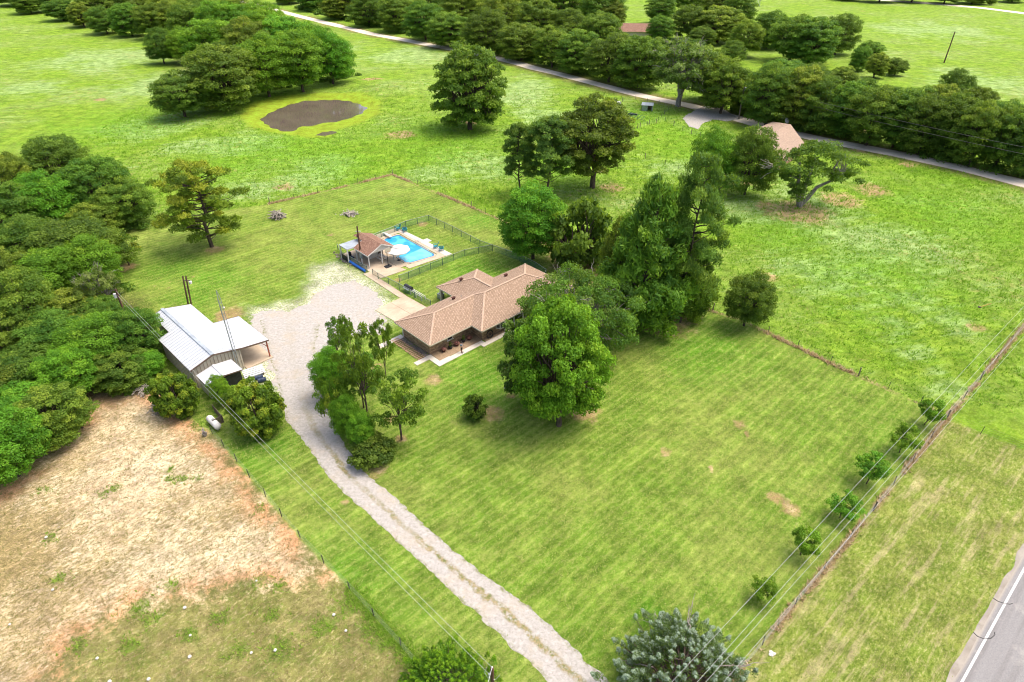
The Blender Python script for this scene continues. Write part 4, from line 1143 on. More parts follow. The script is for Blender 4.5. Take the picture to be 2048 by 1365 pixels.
# chain link fences
def chain_fence(pts, h, label, step=2.6, gate=None, z0=0.0):
    P = [G(x, y) for x, y in pts]
    t = empty('chain_link_fence', P[0], 0, label, 'fence')
    o = P[0]
    fab = MB()
    pm = MB().tube([(0, 0, 0), (0, 0, h + 0.05)], 0.045, 6).mesh('post', MAT['green_steel'])
    for a, b_ in zip(P[:-1], P[1:]):
        n_ = max(1, round((b_ - a).length / step))
        for i in range(n_):
            q = a.lerp(b_, i / n_) - o
            c = obj('post', pm, t); c.location = (q.x, q.y, z0)
        A = a - o; Bq = b_ - o
        MB().tube([(A.x, A.y, h), (Bq.x, Bq.y, h)], 0.03, 6).build('top_rail', MAT['wire'], t)
        MB().poly([(A.x, A.y, 0.05), (Bq.x, Bq.y, 0.05), (Bq.x, Bq.y, h - .03), (A.x, A.y, h - .03)]).build('chain_mesh', MAT['chain'], t)
    q = P[-1] - o; c = obj('post', pm, t); c.location = (q.x, q.y, z0)
chain_fence([(735, 487), (790, 465), (812, 455), (858, 443), (905, 465), (960, 494), (985, 503)], 1.25, 'chain link fence round the far side of the pool lawn')
chain_fence([(799, 565), (818, 558), (862, 540), (930, 513), (985, 503)], 1.25, 'chain link fence between the pool and the back lawn')
chain_fence([(985, 503), (1040, 523), (1070, 538), (1092, 553), (1088, 562)], 1.25, 'chain link fence from the pool lawn to the far house corner')
chain_fence([(746, 551), (757, 559), (799, 580), (830, 597), (862, 615)], 1.15, 'chain link fence along the pool walkway and parking pad')
chain_fence([(676, 500), (683, 515), (735, 545)], 1.15, 'chain link fence below the pergola by the blue roll')

# trailer-like garden frame and grill by the fence
gt = empty('patio_bench', G(836, 594), HA - math.pi / 2 + .0, 'white framed slatted bench behind the walkway fence', 'bench')
for k in range(3):
    MB().box((0, -0.3 + 0.3 * k, 0.62), (3.0, 0.07, 0.05)).build('slat', MAT['white'], gt)
for x in (-1.4, 0, 1.4):
    MB().box((x, -0.34, 0.3), (0.1, 0.1, 0.6)).build('leg', MAT['white'], gt); MB().box((x, 0.34, 0.3), (0.1, 0.1, 0.6)).build('leg', MAT['white'], gt)
gr = empty('barbecue_grill', G(818, 584), HA - math.pi / 2, 'long dark barbecue grill just behind the white bench', 'grill')
MB().tube([(-0.8, 0, 0.8), (0.8, 0, 0.8)], 0.34, 12).build('barrel', MAT['black'], gr)
for x in (-0.7, 0.7):
    MB().box((x, -0.2, 0.3), (0.06, 0.06, 0.6)).build('leg', MAT['black'], gr); MB().box((x, 0.2, 0.3), (0.06, 0.06, 0.6)).build('leg', MAT['black'], gr)
MB().box((0, -0.5, 0.75), (1.5, 0.3, 0.03)).build('shelf', MAT['steel'], gr)

# ------------------------------------------------------------------ metal shed
SO = G(380, 742, 3.1); SA = math.radians(-44.5)
def shed():
    t = empty('metal_shed', (SO.x, SO.y, 0), SA, 'metal workshop with white ribbed roof, tan ribbed walls and open carport', 'shed')
    zl, zr_, zc, vr = 3.1, 4.0, 2.75, 3.0
    L = -15.4; J = -9.7; K2 = -8.3; VR, VC = 6.7, 10.2
    def zz(v):
        if v <= vr: return zl + (zr_ - zl) * v / vr
        if v <= VR: return zr_ - (zr_ - 3.2) * (v - vr) / (VR - vr)
        return 3.2 - (3.2 - zc) * (v - VR) / (VC - VR)
    def ribs(b, u0, u1, v0, v1, step=0.42):
        u = u0 + 0.1
        while u < u1:
            b.beam((u, v0, zz(v0) + .012), (u, v1, zz(v1) + .012), 0.045, 0.035)
            u += step
    r = MB()
    for (u0, u1, v0, v1) in ((J, 0, 0, vr), (L, J, 1.5, vr), (L, 0, vr, VR), (K2, 0, VR, VC)):
        r.slope([(u0, v0, zz(v0)), (u1, v0, zz(v0)), (u1, v1, zz(v1)), (u0, v1, zz(v1))])
    ro = r.build('roof', MAT['white_roof'], t)
    for (u0, u1, v0, v1) in ((J, 0, 0, vr), (L, J, 1.5, vr), (L, 0, vr, VR), (K2, 0, VR, VC)):
        n_ = 0; u = u0 + 0.15
        while u < u1:
            b = MB().beam((u, v0, zz(v0) + .012), (u, v1, zz(v1) + .012), 0.03, 0.04)
            b.build('rib', MAT['galv_roof'] if v0 < 1.6 else MAT['white_roof'], ro); u += 0.6  # left-slope ribs are greyer: their shading lines are put into the colour
    MB().beam((L - .05, vr, zr_ + .05), (0.05, vr, zr_ + .05), 0.42, 0.05).build('ridge_cap', MAT['galv_roof'], ro)
    f = MB()
    for a, b_ in (((0.03, 0), (0.03, vr)), ((0.03, vr), (0.03, VR)), ((0.03, VR), (0.03, VC)), ((L, 1.5), (L, vr)), ((L, vr), (L, VR)), ((K2, VR), (K2, VC))):
        f.beam((a[0], a[1], zz(a[1]) - .09), (b_[0], b_[1], zz(b_[1]) - .09), 0.07, 0.2)
    for a, b_, v in ((J, 0, 0), (L, J, 1.5), (L, K2, VR), (K2, 0, VC)):
        f.beam((a, v, zz(v) - .09), (b_, v, zz(v) - .09), 0.05, 0.14)
    f.build('trim', MAT['brown_trim'], t)
    w = MB()
    w.prism([(L + .3, 1.8), (J + .1, 1.8), (J + .1, .25), (-.3, .25), (-.3, VR - .25), (L + .3, VR - .25)], 0, 3.05)
    w.poly([(-.3, .25, 3.05), (-.3, VR - .25, 3.05), (-.3, vr, 3.85)]).poly([(L + .3, VR - .25, 3.05), (L + .3, 1.8, 3.05), (L + .3, vr, 3.85)])
    wo_ = w.build('wall', MAT['cream'], t)
    v = .4
    while v < VR - .3:
        MB().box((-.27, v, (zz(v) - .25) / 2), (0.05, 0.06, zz(v) - .25)).build('wall_rib', MAT['tan_trim'], wo_); v += 0.45
    u = -.5
    while u > J + .1:
        MB().box((u, .22, 1.45), (0.06, 0.05, 2.9)).build('wall_rib', MAT['tan_trim'], wo_); u -= 0.6
    for u, v in ((-.25, VC - .25), (K2 + .25, VC - .25), (-4.2, VC - .25)):
        MB().box((u, v, zz(v) / 2 - .06), (0.14, 0.14, zz(v) - .12)).build('carport_post', MAT['red'], t)
        MB().beam((u, v - .05, zz(v) - 1.0), (u, v - 0.9, zz(v - .9) - .14), 0.07).build('brace', MAT['red'], t)
    MB().prism([(K2 + .1, VR - .2), (.2, VR - .2), (.2, VC), (K2 + .1, VC)], 0, 0.1).build('carport_floor', MAT['concrete'], t)
    # annex
    a = MB(); A0, A1, B0, Bm, B1 = .25, 3.3, 0.4, 2.6, 4.9
    a.slope([(A0, B0, 2.3), (A1, B0, 2.3), (A1, Bm, 2.75), (A0, Bm, 2.75)]); a.slope([(A0, Bm, 2.75), (A1, Bm, 2.75), (A1, B1, 2.45), (A0, B1, 2.45)])
    an = a.build('annex_roof', MAT['white_roof'], t)
    MB().beam((A0, Bm, 2.79), (A1, Bm, 2.79), 0.3, 0.04).build('ridge_cap', MAT['white_roof'], an)
    MB().beam((A1, B0, 2.22), (A1, Bm, 2.67), 0.06, 0.14).beam((A1, Bm, 2.67), (A1, B1, 2.37), 0.06, 0.14).build('trim', MAT['brown_trim'], an)
    MB().prism([(A0, B0 + .2), (A1 - .2, B0 + .2), (A1 - .2, B0 + .9), (A0, B0 + .9)], 0, 2.28).build('annex_wall', MAT['cream'], t)
    MB().prism([(A1 - .5, B0 + .9), (A1 - .3, B0 + .9), (A1 - .3, B1 - .2), (A1 - .5, B1 - .2)], 0, 2.2).build('tarp', MAT['black'], t)
shed()
def SH(u, v, z=0.0):
    return Vector((SO.x + u * math.cos(SA) - v * math.sin(SA), SO.y + u * math.sin(SA) + v * math.cos(SA), z))

tw = empty('lattice_tower', SH(0.15, 5.55), 0.3, 'slim galvanised lattice antenna tower in front of the shed gable', 'tower')
TB = SH(0.15, 5.55); tz = 0
while PX((TB.x, TB.y, tz))[1] > 582: tz += 0.05
corners = [(0.2 * math.cos(a), 0.2 * math.sin(a)) for a in (0, 2.094, 4.189)]
for c in corners:
    MB().tube([(c[0], c[1], 0), (c[0], c[1], tz - 1.2), (c[0] * .15, c[1] * .15, tz)], 0.035, 5).build('leg', MAT['steel'], tw)
b = MB(); z_ = 0.3
while z_ < tz - 1.3:
    for i in range(3):
        c, d = corners[i], corners[(i + 1) % 3]
        b.beam((c[0], c[1], z_), (d[0], d[1], z_ + 0.35), 0.02); b.beam((d[0], d[1], z_ + .35), (c[0], c[1], z_ + .7), 0.02)
    z_ += 0.7
b.build('lattice', MAT['steel'], tw)
MB().lathe((0.3, -.1, tz - 2.4), [(0, 0), (0.12, 0.03), (0.12, 0.15), (0, .2)], 8).build('lamp', MAT['white'], tw)

sp1 = G(384, 632); lz = 0
while PX((sp1.x, sp1.y, lz))[1] > 553: lz += 0.05
lp = empty('light_pole', sp1, 0, 'twin timber pole with a yard light and transformer behind the white roof', 'pole')
ddx = G(368, 553, lz).x - sp1.x
for o_ in (-0.22, 0.22):
    MB().tube([(o_, 0, -.1), (o_ + ddx, 0, lz)], [0.13, 0.1], 8).build('shaft', MAT['pole'], lp)
MB().lathe((0.6 + ddx, 0, lz - 1.2), [(0, 0), (0.2, .02), (0.22, .35), (0, .45)], 10).build('lamp', MAT['white'], lp)
MB().box((ddx + .2, 0, lz - .7), (0.9, 0.1, 0.12)).build('arm', MAT['pole_grey'], lp)

# things by the shed
for k, (px, py, lb) in enumerate(((519, 759, 'dark blue plastic drum lying beside the metal sheets, inner of the two'), (525, 764, 'dark blue plastic drum nearest the gravel drive, outer of the two'))):
    t = empty('drum', G(px, py), SA + 1.2, lb, 'drum', 'drums by the shed')
    MB().tube([(-0.5, 0, 0.3), (-0.48, 0, 0.3), (-0.2, 0, 0.3), (0, 0, .3), (0.2, 0, 0.3), (0.48, 0, 0.3), (0.5, 0, 0.3)], [0.26, 0.3, 0.29, .31, 0.29, 0.3, 0.26], 14).build('barrel', MAT['dkblue'], t)
    MB().tube([(-.53, .1, .42), (-.5, .1, .42)], 0.05, 8).build('bung', MAT['black'], t)
ms = empty('sheet_stack', G(509, 750), SA + 1.35, 'stack of long white metal sheets leaning by the shed corner', 'metal sheets')
for k in range(5):
    MB().box((0, -0.55 + 0.27 * k, 0.35 + 0.1 * k), (2.6, 0.2, 0.04), M=Matrix.Rotation(0.35, 3, 'X')).build('sheet', MAT['white_roof'], ms)
for k in (-1, 1):
    MB().box((k, 0, 0.2), (0.1, 1.3, 0.35)).build('support', MAT['plank'], ms)
tk = empty('propane_tank', G(428, 848), 0, 'white propane tank lying inside a dark wooden corner screen', 'tank')
a_, b_ = G(417, 835, .6) - G(428, 848), G(438, 856, .6) - G(428, 848)
a_, b_ = Vector(a_), Vector(b_); d_ = (b_ - a_)
pts = [a_ + d_ * t for t in (0, .03, .1, .9, .97, 1)]
MB().tube([(p.x, p.y, .62) for p in pts], [0.12, .3, .4, .4, .3, .12], 14).build('shell', MAT['white'], tk, smooth=True)
for t_ in (.25, .75):
    q = a_ + d_ * t_; MB().box((q.x, q.y, .15), (.5, .2, .3), math.atan2(d_.y, d_.x)).build('foot', MAT['steel'], tk)
q = a_ + d_ * .5; MB().lathe((q.x, q.y, 1.0), [(.12, 0), (.12, .12), (0, .16)], 10).build('valve_dome', MAT['steel'], tk)
sc = empty('plank_screen', G(447, 848), 0, 'low dark wooden plank screen around the propane tank', 'screen')
o_ = G(447, 848)
c1, c2, c3 = G(429, 824) - o_, G(447, 845) - o_, G(431, 855) - o_
pm = MB().box((0, 0, .55), (.17, .04, 1.1)).mesh('plank', MAT['plank'])
for A, B in ((c1, c2), (c2, c3)):
    L = (B - A).length; n_ = int(L / .21)
    for i in range(n_ + 1):
        p = A.lerp(B, i / n_); o = obj('plank', pm, sc); o.location = (p.x, p.y, 0); o.rotation_euler = (0, 0, math.atan2((B - A).y, (B - A).x))

# stumps, brush, dead branches
def brush(name, px, py, w, h, n_, label, cat, mat='dead', seed=1, r=(0.03, 0.09)):
    rr = random.Random(seed); p0 = G(px, py); t = empty(name, p0, 0, label, cat)
    for k in range(n_):
        a = rr.uniform(0, 6.28); L = rr.uniform(.5, 1.0) * w; rad = rr.uniform(*r)
        c = Vector((rr.gauss(0, w * .18), rr.gauss(0, w * .14), rr.uniform(.05, h)))
        d = Vector((math.cos(a), math.sin(a), rr.uniform(-.25, .35))) * L / 2
        c.z = max(c.z, abs(d.z) + .05) * (1 - .5 * min(1, abs(c.x) / w))
        m_ = c + Vector((rr.uniform(-.15, .15), rr.uniform(-.15, .15), rr.uniform(0, .15)))
        MB().tube([c - d, m_, c + d], [rad, rad * .8, rad * .4], 5).build('branch', MAT[mat], t)
    return t
brush('brush_pile', 555, 437, 2.6, 1.3, 60, 'tall grey heap of cut branches on the back lawn', 'brush pile', seed=3, r=(.05, .13))
brush('burn_pile', 700, 430, 2.3, .5, 46, 'flat pale burn pile of ash and charred wood on the back lawn', 'burn pile', seed=4, r=(.05, .12))
brush('branch_heap', 290, 787, 2.2, .9, 26, 'tangle of bare grey branches below the left trees', 'branches', seed=5)
brush('branch_heap', 318, 822, 2.0, .6, 22, 'grey branches and broken log at the bare field corner', 'branches', seed=6, r=(.04, .12))
brush('branch_heap', 160, 856, 1.4, .5, 12, 'few dark twigs at the edge of the left wood', 'branches', 'bark', seed=8)
t = empty('tree_stump', G(411, 872), 0, 'weathered grey stump among weeds at the fence corner', 'stump')
for k in range(5):
    MB().tube([(0, 0, 0), (R.uniform(-.3, .3), R.uniform(-.3, .3), .5), (R.uniform(-.5, .5), R.uniform(-.5, .5), 1.0)], [.16, .1, .03], 6).build('snag', MAT['dead'], t)
wp = MB()
for k in range(60):
    p = G(700, 428) + Vector((R.gauss(0, .8), R.gauss(0, .5), 0)); r = R.uniform(.06, .2)
    wp.lathe((p.x, p.y, 0.0), [(r, 0), (r * .8, r * .7), (0.001, r)], 5)
tag(wp.build('ash', MAT['limestone']), 'pale ash and rubble in the burn pile', 'ash', kind='stuff')
for (px, py, lb) in ((1545, 1307, 'white limestone chunk in the verge beside the blue cedar'), (1555, 1258, 'small white stone near the fence above the limestone chunk')):
    p = G(px, py); t = empty('stone', p, 0, lb, 'stone')
    for k in range(7 if px == 1545 else 2):
        r = R.uniform(.08, .2); MB().lathe((R.uniform(-.3, .3) if px == 1545 else 0, R.uniform(-.2, .2) if px == 1545 else 0, 0), [(r * .8, 0), (r, r * .4), (.001, r * .8)], 6).build('rock', MAT['limestone'], t)
# pale puffballs in the lower field
pb = [(370, 1217), (668, 1231), (692, 1263), (381, 1272), (380, 1315), (503, 1307), (551, 1302), (106, 1181), (298, 1360), (220, 1365), (195, 1318), (93, 1076), (513, 1163), (20, 1250)]
pbm = MB().lathe((0, 0, 0), [(.1, 0), (.19, .09), (.17, .2), (.001, .27)], 9).mesh('puffball', MAT['limestone'])
words = ['first', 'second', 'third', 'fourth', 'fifth', 'sixth', 'seventh', 'eighth', 'ninth', 'tenth', 'eleventh', 'twelfth', 'thirteenth', 'fourteenth', 'fifteenth', 'sixteenth', 'seventeenth', 'eighteenth', 'nineteenth', 'twentieth', 'twenty-first', 'twenty-second', 'twenty-third', 'twenty-fourth', 'twenty-fifth', 'twenty-sixth', 'twenty-seventh', 'twenty-eighth', 'twenty-ninth', 'thirtieth']
for k, (px, py) in enumerate(sorted(pb)):
    o = obj('puffball', pbm, label='small white puffball in the grazed field, %s from the left' % words[k], cat='mushroom', group='puffballs in the grazed field')
    o.location = G(px, py); s_ = R.uniform(.55, .85); o.scale = (s_, s_, s_)

# ------------------------------------------------------------------ wire fences
def wire_fence(pts, label, step=3.4, h=1.15, wires=4, wood_every=0, grp='wire fences'):
    q = [Vector((x, y, 0)) for x, y in pts]; o = q[0]
    t = empty('wire_fence', o, 0, label, 'fence')
    pm = MB().box((0, 0, h / 2), (.07, .05, h + .1)).mesh('post', MAT['post'])
    wm = MB().tube([(0, 0, 0), (0, 0, h + .2)], .08, 6).mesh('wood_post', MAT['pole_grey'])
    k = 0
    tops = []
    for a, b in zip(q[:-1], q[1:]):
        n_ = max(1, round((b - a).length / step))
        for i in range(n_):
            p = a.lerp(b, i / n_) - o
            c = obj('post', wm if (wood_every and k % wood_every == 0) else pm, t)
            c.location = p + Vector((R.uniform(-.05, .05), R.uniform(-.05, .05), 0)); c.rotation_euler = (R.uniform(-.05, .05), R.uniform(-.05, .05), R.uniform(0, 1)); k += 1
            tops.append(p)
    p = q[-1] - o; c = obj('post', wm, t); c.location = p; tops.append(p)
    for w in range(wires):
        zz = h * (w + 1) / wires - .05
        MB().tube([(p.x, p.y, zz) for p in tops], .006, 3, cap=False).build('wire', MAT['wire'], t)
wire_fence(FENCE_L, 'wire fence on steel posts between the bare field and the drive lawn', 3.3)
wire_fence(FENCE_R, 'wire fence along the highway side of the yard', 5.5, wood_every=6)
wire_fence(FENCE_M[6:], 'wire fence across the right side between yard and meadow', 4.2, wood_every=5)
wire_fence(FENCE_M[:7], 'wire fence round the back lawn by the meadow', 4.4, wood_every=6)
wire_fence(P2([(1290, 318), (1330, 330), (1385, 346), (1420, 356)]), 'low wire fence below the green paddock', 4.5, wood_every=4)
wire_fence(P2([(1275, 257), (1330, 243), (1365, 262), (1400, 275)]), 'dark post fence above the green paddock', 4.0, wood_every=2)
wire_fence(P2([(1217, 225), (1245, 204), (1271, 199), (1342, 216), (1316, 243), (1280, 256)]), 'wire fence round the small animal pen', 4.0, wood_every=3)
wire_fence(P2([(1893, 838), (1960, 868), (2060, 905)]), 'short wire fence running right from the yard corner post', 5)

# corral, hutch, goat things
cr = empty('corral_panels', G(1215, 220), 0, 'row of green tube corral panels in the animal pen', 'corral panel')
o_ = G(1215, 220)
for k in range(5):
    a, b_ = G(1215 + 15 * k, 221 + 4.6 * k) - o_, G(1229 + 15 * k, 225.4 + 4.6 * k) - o_
    for z_ in (.3, .65, 1.0, 1.35):
        MB().tube([(a.x, a.y, z_), (b_.x, b_.y, z_)], .05, 5).build('rail', MAT['green_steel'], cr)
    MB().tube([(a.x, a.y, 0), (a.x, a.y, 1.45)], .06, 5).build('post', MAT['green_steel'], cr)
hp = G(1294, 221)
hs = empty('animal_shelter', hp, -.25, 'small open shelter with grey metal roof in the green pen', 'shelter')
MB().box((0, 0, 1.75), (3.4, 2.4, .06), M=Matrix.Rotation(.12, 3, 'X')).build('roof', MAT['galv_roof'], hs)
MB().box((-.7, -.9, .75), (1.7, .08, 1.5)).build('front_wall', MAT['steel'], hs)
MB().box((0, .95, .85), (3.1, .08, 1.7)).build('back_wall', MAT['plank'], hs)
MB().box((-1.5, 0, .8), (.08, 1.9, 1.6)).build('side_wall', MAT['plank'], hs)
MB().box((1.45, -.4, .8), (.3, 1.0, 1.6)).build('side_wall', MAT['steel'], hs)
for px, py, lb in ((1226, 217, 'white water tank at the left end of the corral panels'), (1236, 213, 'white water tank behind the other one at the pen corner')):
    t = empty('water_tank', G(px, py), .3, lb, 'tank', 'white tanks by the pen')
    MB().box((0, 0, .75), (1.25, 1.1, 1.0)).build('tank', MAT['white'], t)
    c = MB()
    for x in (-.66, 0, .66):
        c.box((x, -.58, .7), (.06, .05, 1.4)); c.box((x, .58, .7), (.06, .05, 1.4))
    for z_ in (.25, .75, 1.25): c.box((0, -.6, z_), (1.36, .04, .05)); c.box((0, .6, z_), (1.36, .04, .05))
    c.build('cage', MAT['steel'], t)
tr_ = empty('feed_trough', G(1265, 232), -.3, 'dark feed trough beside the corral panels', 'trough')
MB().box((0, 0, .45), (2.6, .7, .35)).build('trough', MAT['black'], tr_)
for x in (-1, 1): MB().box((x, 0, .14), (.1, .6, .28)).build('leg', MAT['steel'], tr_)

# neighbour house
def neighbour():
    A, B, C, D = G(1532, 272, 4.7), G(1581, 249, 4.7), G(1563, 318, 2.6), G(1612, 291, 2.6)
    t = empty('neighbour_house', (A.x, A.y, 0), 0, 'house with pinkish shingled roof behind the leaning cedar', 'house')
    O = Vector((A.x, A.y, 0))
    A, B, C, D = A - O, B - O, C - O, D - O
    C2, D2 = A + (A - C), B + (B - D); C2.z = D2.z = 2.6
    r = MB(); r.slope([C, D, B, A]); r.slope([C2, D2, B, A])
    r.build('roof', MAT['shingle_pink'], t)
    def ins(p, c): 
        q = p.lerp(c, .08); return (q.x, q.y)
    c = (C + D + C2 + D2) / 4
    MB().prism([ins(C, c), ins(D, c), ins(D2, c), ins(C2, c)], 0, 2.55).poly([(*ins(C, c), 2.55), (*ins(C2, c), 2.55), (*ins(A, c), 4.5)]).poly([(*ins(D2, c), 2.55), (*ins(D, c), 2.55), (*ins(B, c), 4.5)]).build('wall', MAT['paver'], t)
    f = MB()
    for a, b_ in ((C, D), (D2, C2), (A, C), (A, C2), (B, D), (B, D2)): f.beam(a - Vector((0, 0, .1)), b_ - Vector((0, 0, .1)), .07, .16)
    f.build('fascia', MAT['tan_trim'], t)
    ang = math.atan2((D - C).y, (D - C).x); n_ = Vector((math.sin(ang), -math.cos(ang), 0))
    for k in (.3, .65):
        q = Vector((*ins(C, c), 1.4)).lerp(Vector((*ins(D, c), 1.4)), k) + n_ * .05
        fr = MB().box(q, (1.3, .1, 1.2), ang).build('window', MAT['white'], t)
        MB().box(q + n_ * .06, (1.1, .04, 1.0), ang).build('pane', MAT['glass'], fr)
neighbour()
# distant pink roof
dr_ = G(1280, 60, 3)
t = empty('distant_house', (dr_.x, dr_.y, 0), -.1, 'distant house with dull pink roof deep in the wood', 'house')
r = MB(); r.slope([(-11, -6, 3), (11, -6, 3), (8, 0, 5.6), (-8, 0, 5.6)]); r.slope([(-11, 6, 3), (11, 6, 3), (8, 0, 5.6), (-8, 0, 5.6)]); r.slope([(-11, -6, 3), (-11, 6, 3), (-8, 0, 5.6)]); r.slope([(11, -6, 3), (11, 6, 3), (8, 0, 5.6)])
r.build('roof', MAT['shingle_red'], t)
MB().box((0, 0, 1.48), (20.5, 10.8, 2.95)).build('wall', MAT['cream'], t)
# dish antennas
def dish(name, p, z, r, label, m='steel'):
    t = empty(name, p, 0, label, 'dish')
    MB().tube([(0, 0, 0), (0, 0, z)], .035, 6).build('mast', MAT['steel'], t)
    d = MB().lathe((0, 0, 0), [(0.001, 0), (r * .5, .04), (r, .14)], 14).build('reflector', MAT[m], t); d.location = (0, 0, z); d.rotation_euler = (math.radians(60), 0, .3)
    a = MB().tube([(0, 0, 0), (0, r * .8, .3)], .015, 5).build('arm', MAT['steel'], t); a.location = (0, 0, z); a.rotation_euler = (math.radians(60), 0, .3)
dish('satellite_dish', G(1290, 640), .9, .5, 'small grey satellite dish on the lawn right of the live oak')
dish('satellite_dish', G(1569, 262), 2.6, .7, 'white satellite dish beside the neighbour roof', 'white')

# car on the road
def car(px, py, rz, label):
    t = empty('car', G(px, py), rz, label, 'car')
    prof = [(-2.2, .35), (-2.25, .75), (-1.9, .92), (-1.2, .98), (-.75, 1.42), (.55, 1.45), (1.15, .98), (1.95, .86), (2.25, .65), (2.25, .35)]
    b = MB()
    for s_ in (-1, 1):
        w = .86
        pts = [(x, s_ * (w if z < 1.1 else w * .78), z) for x, z in prof]
        b.poly(pts if s_ < 0 else pts[::-1])
    for (x0, z0), (x1, z1) in zip(prof, prof[1:] + prof[:1]):
        w0 = .86 if z0 < 1.1 else .67; w1 = .86 if z1 < 1.1 else .67
        b.poly([(x0, -w0, z0), (x0, w0, z0), (x1, w1, z1), (x1, -w1, z1)])
    b.build('body', MAT['white'], t)
    for (x0, z0, x1, z1) in ((-1.17, 1.01, -.8, 1.39), (.6, 1.42, 1.1, 1.02)):
        n_ = Vector((-(z1 - z0), 0, x1 - x0)).normalized() * .012
        MB().poly([(x0 + n_.x, -.66, z0 + n_.z), (x0 + n_.x, .66, z0 + n_.z), (x1 + n_.x, .62, z1 + n_.z), (x1 + n_.x, -.62, z1 + n_.z)]).build('windscreen', MAT['glass'], t)
    for s_ in (-1, 1):
        MB().poly([(-1.0, s_ * .845, 1.03), (.95, s_ * .845, 1.03), (.5, s_ * .70, 1.38), (-.7, s_ * .70, 1.38)]).build('side_window', MAT['glass'], t)
        for x in (-1.4, 1.4):
            w = MB().tube([(x, s_ * .70, .33), (x, s_ * .90, .33)], .33, 14).build('wheel', MAT['tyre'], t)
            MB().tube([(x, s_ * .90, .33), (x, s_ * .91, .33)], .18, 10).build('rim', MAT['steel'], w)
        MB().box((2.25, s_ * .6, .68), (.04, .3, .12)).build('headlight', MAT['glass'], t)
ra = math.atan2(G(1600, 270).y - G(1500, 244).y, G(1600, 270).x - G(1500, 244).x)
car(1549, 264, ra, 'white car parked on the road edge behind the neighbour roof')

# ------------------------------------------------------------------ trees
def tube_np(paths, n=5):
    """many tapered tubes -> verts, quads"""
    V = []; F = []; base = 0
    for pts, rads in paths:
        pts = np.asarray(pts, float); k = len(pts)
        d = np.gradient(pts, axis=0); d /= np.linalg.norm(d, axis=1)[:, None] + 1e-9
        up = np.tile([1.0, 0.13, 0.07], (k, 1)); a = np.cross(d, up); a /= np.linalg.norm(a, axis=1)[:, None] + 1e-9
        b = np.cross(d, a)
        th = np.arange(n) * 2 * np.pi / n
        ring = pts[:, None, :] + (a[:, None, :] * np.cos(th)[None, :, None] + b[:, None, :] * np.sin(th)[None, :, None]) * np.asarray(rads)[:, None, None]
        V.append(ring.reshape(-1, 3))
        i = np.arange(k - 1)[:, None] * n; j = np.arange(n)[None, :]; j2 = (j + 1) % n
        F.append(np.stack([i + j, i + j2, i + n + j2, i + n + j], -1).reshape(-1, 4) + base)
        base += k * n
    return np.concatenate(V), np.concatenate(F)

def curve(a, b, sag, rg, k=6, wob=0.06):
    a = np.asarray(a, float); b = np.asarray(b, float)
    t = np.linspace(0, 1, k)[:, None]
    L = np.linalg.norm(b - a)
    p = a + (b - a) * t
    p[:, 2] += (np.sin(t[:, 0] * np.pi)) * sag * L
    w = rg.normal(0, wob * L, (k, 3)); w[0] = 0; w[-1] = 0
    return p + w * 0.6

def clump_leaves(c, r, n, size, rg, flat=0.75, up=0.35, style='leaf', out=None):
    """leaves on the outer shell of one foliage clump"""
    q = rg.normal(0, 1, (n, 3)); q /= np.linalg.norm(q, axis=1)[:, None]
    q[:, 2] = np.where(q[:, 2] < -0.25, -q[:, 2] * 0.7, q[:, 2])
    rad = r * (1 - 0.5 * rg.random(n) ** 1.8)
    lump = 1 + 0.22 * np.sin(q[:, 0] * 5 + c[0]) * np.sin(q[:, 1] * 5 + c[1])
    pos = c + q * (rad * lump)[:, None] * [1, 1, flat]
    nr = q + [0, 0, up]
    if out is not None: nr = nr + out * 0.4
    nr /= np.linalg.norm(nr, axis=1)[:, None]
    tang = None
    return pos, nr, q, (pos[:, 2] - c[2]) / r

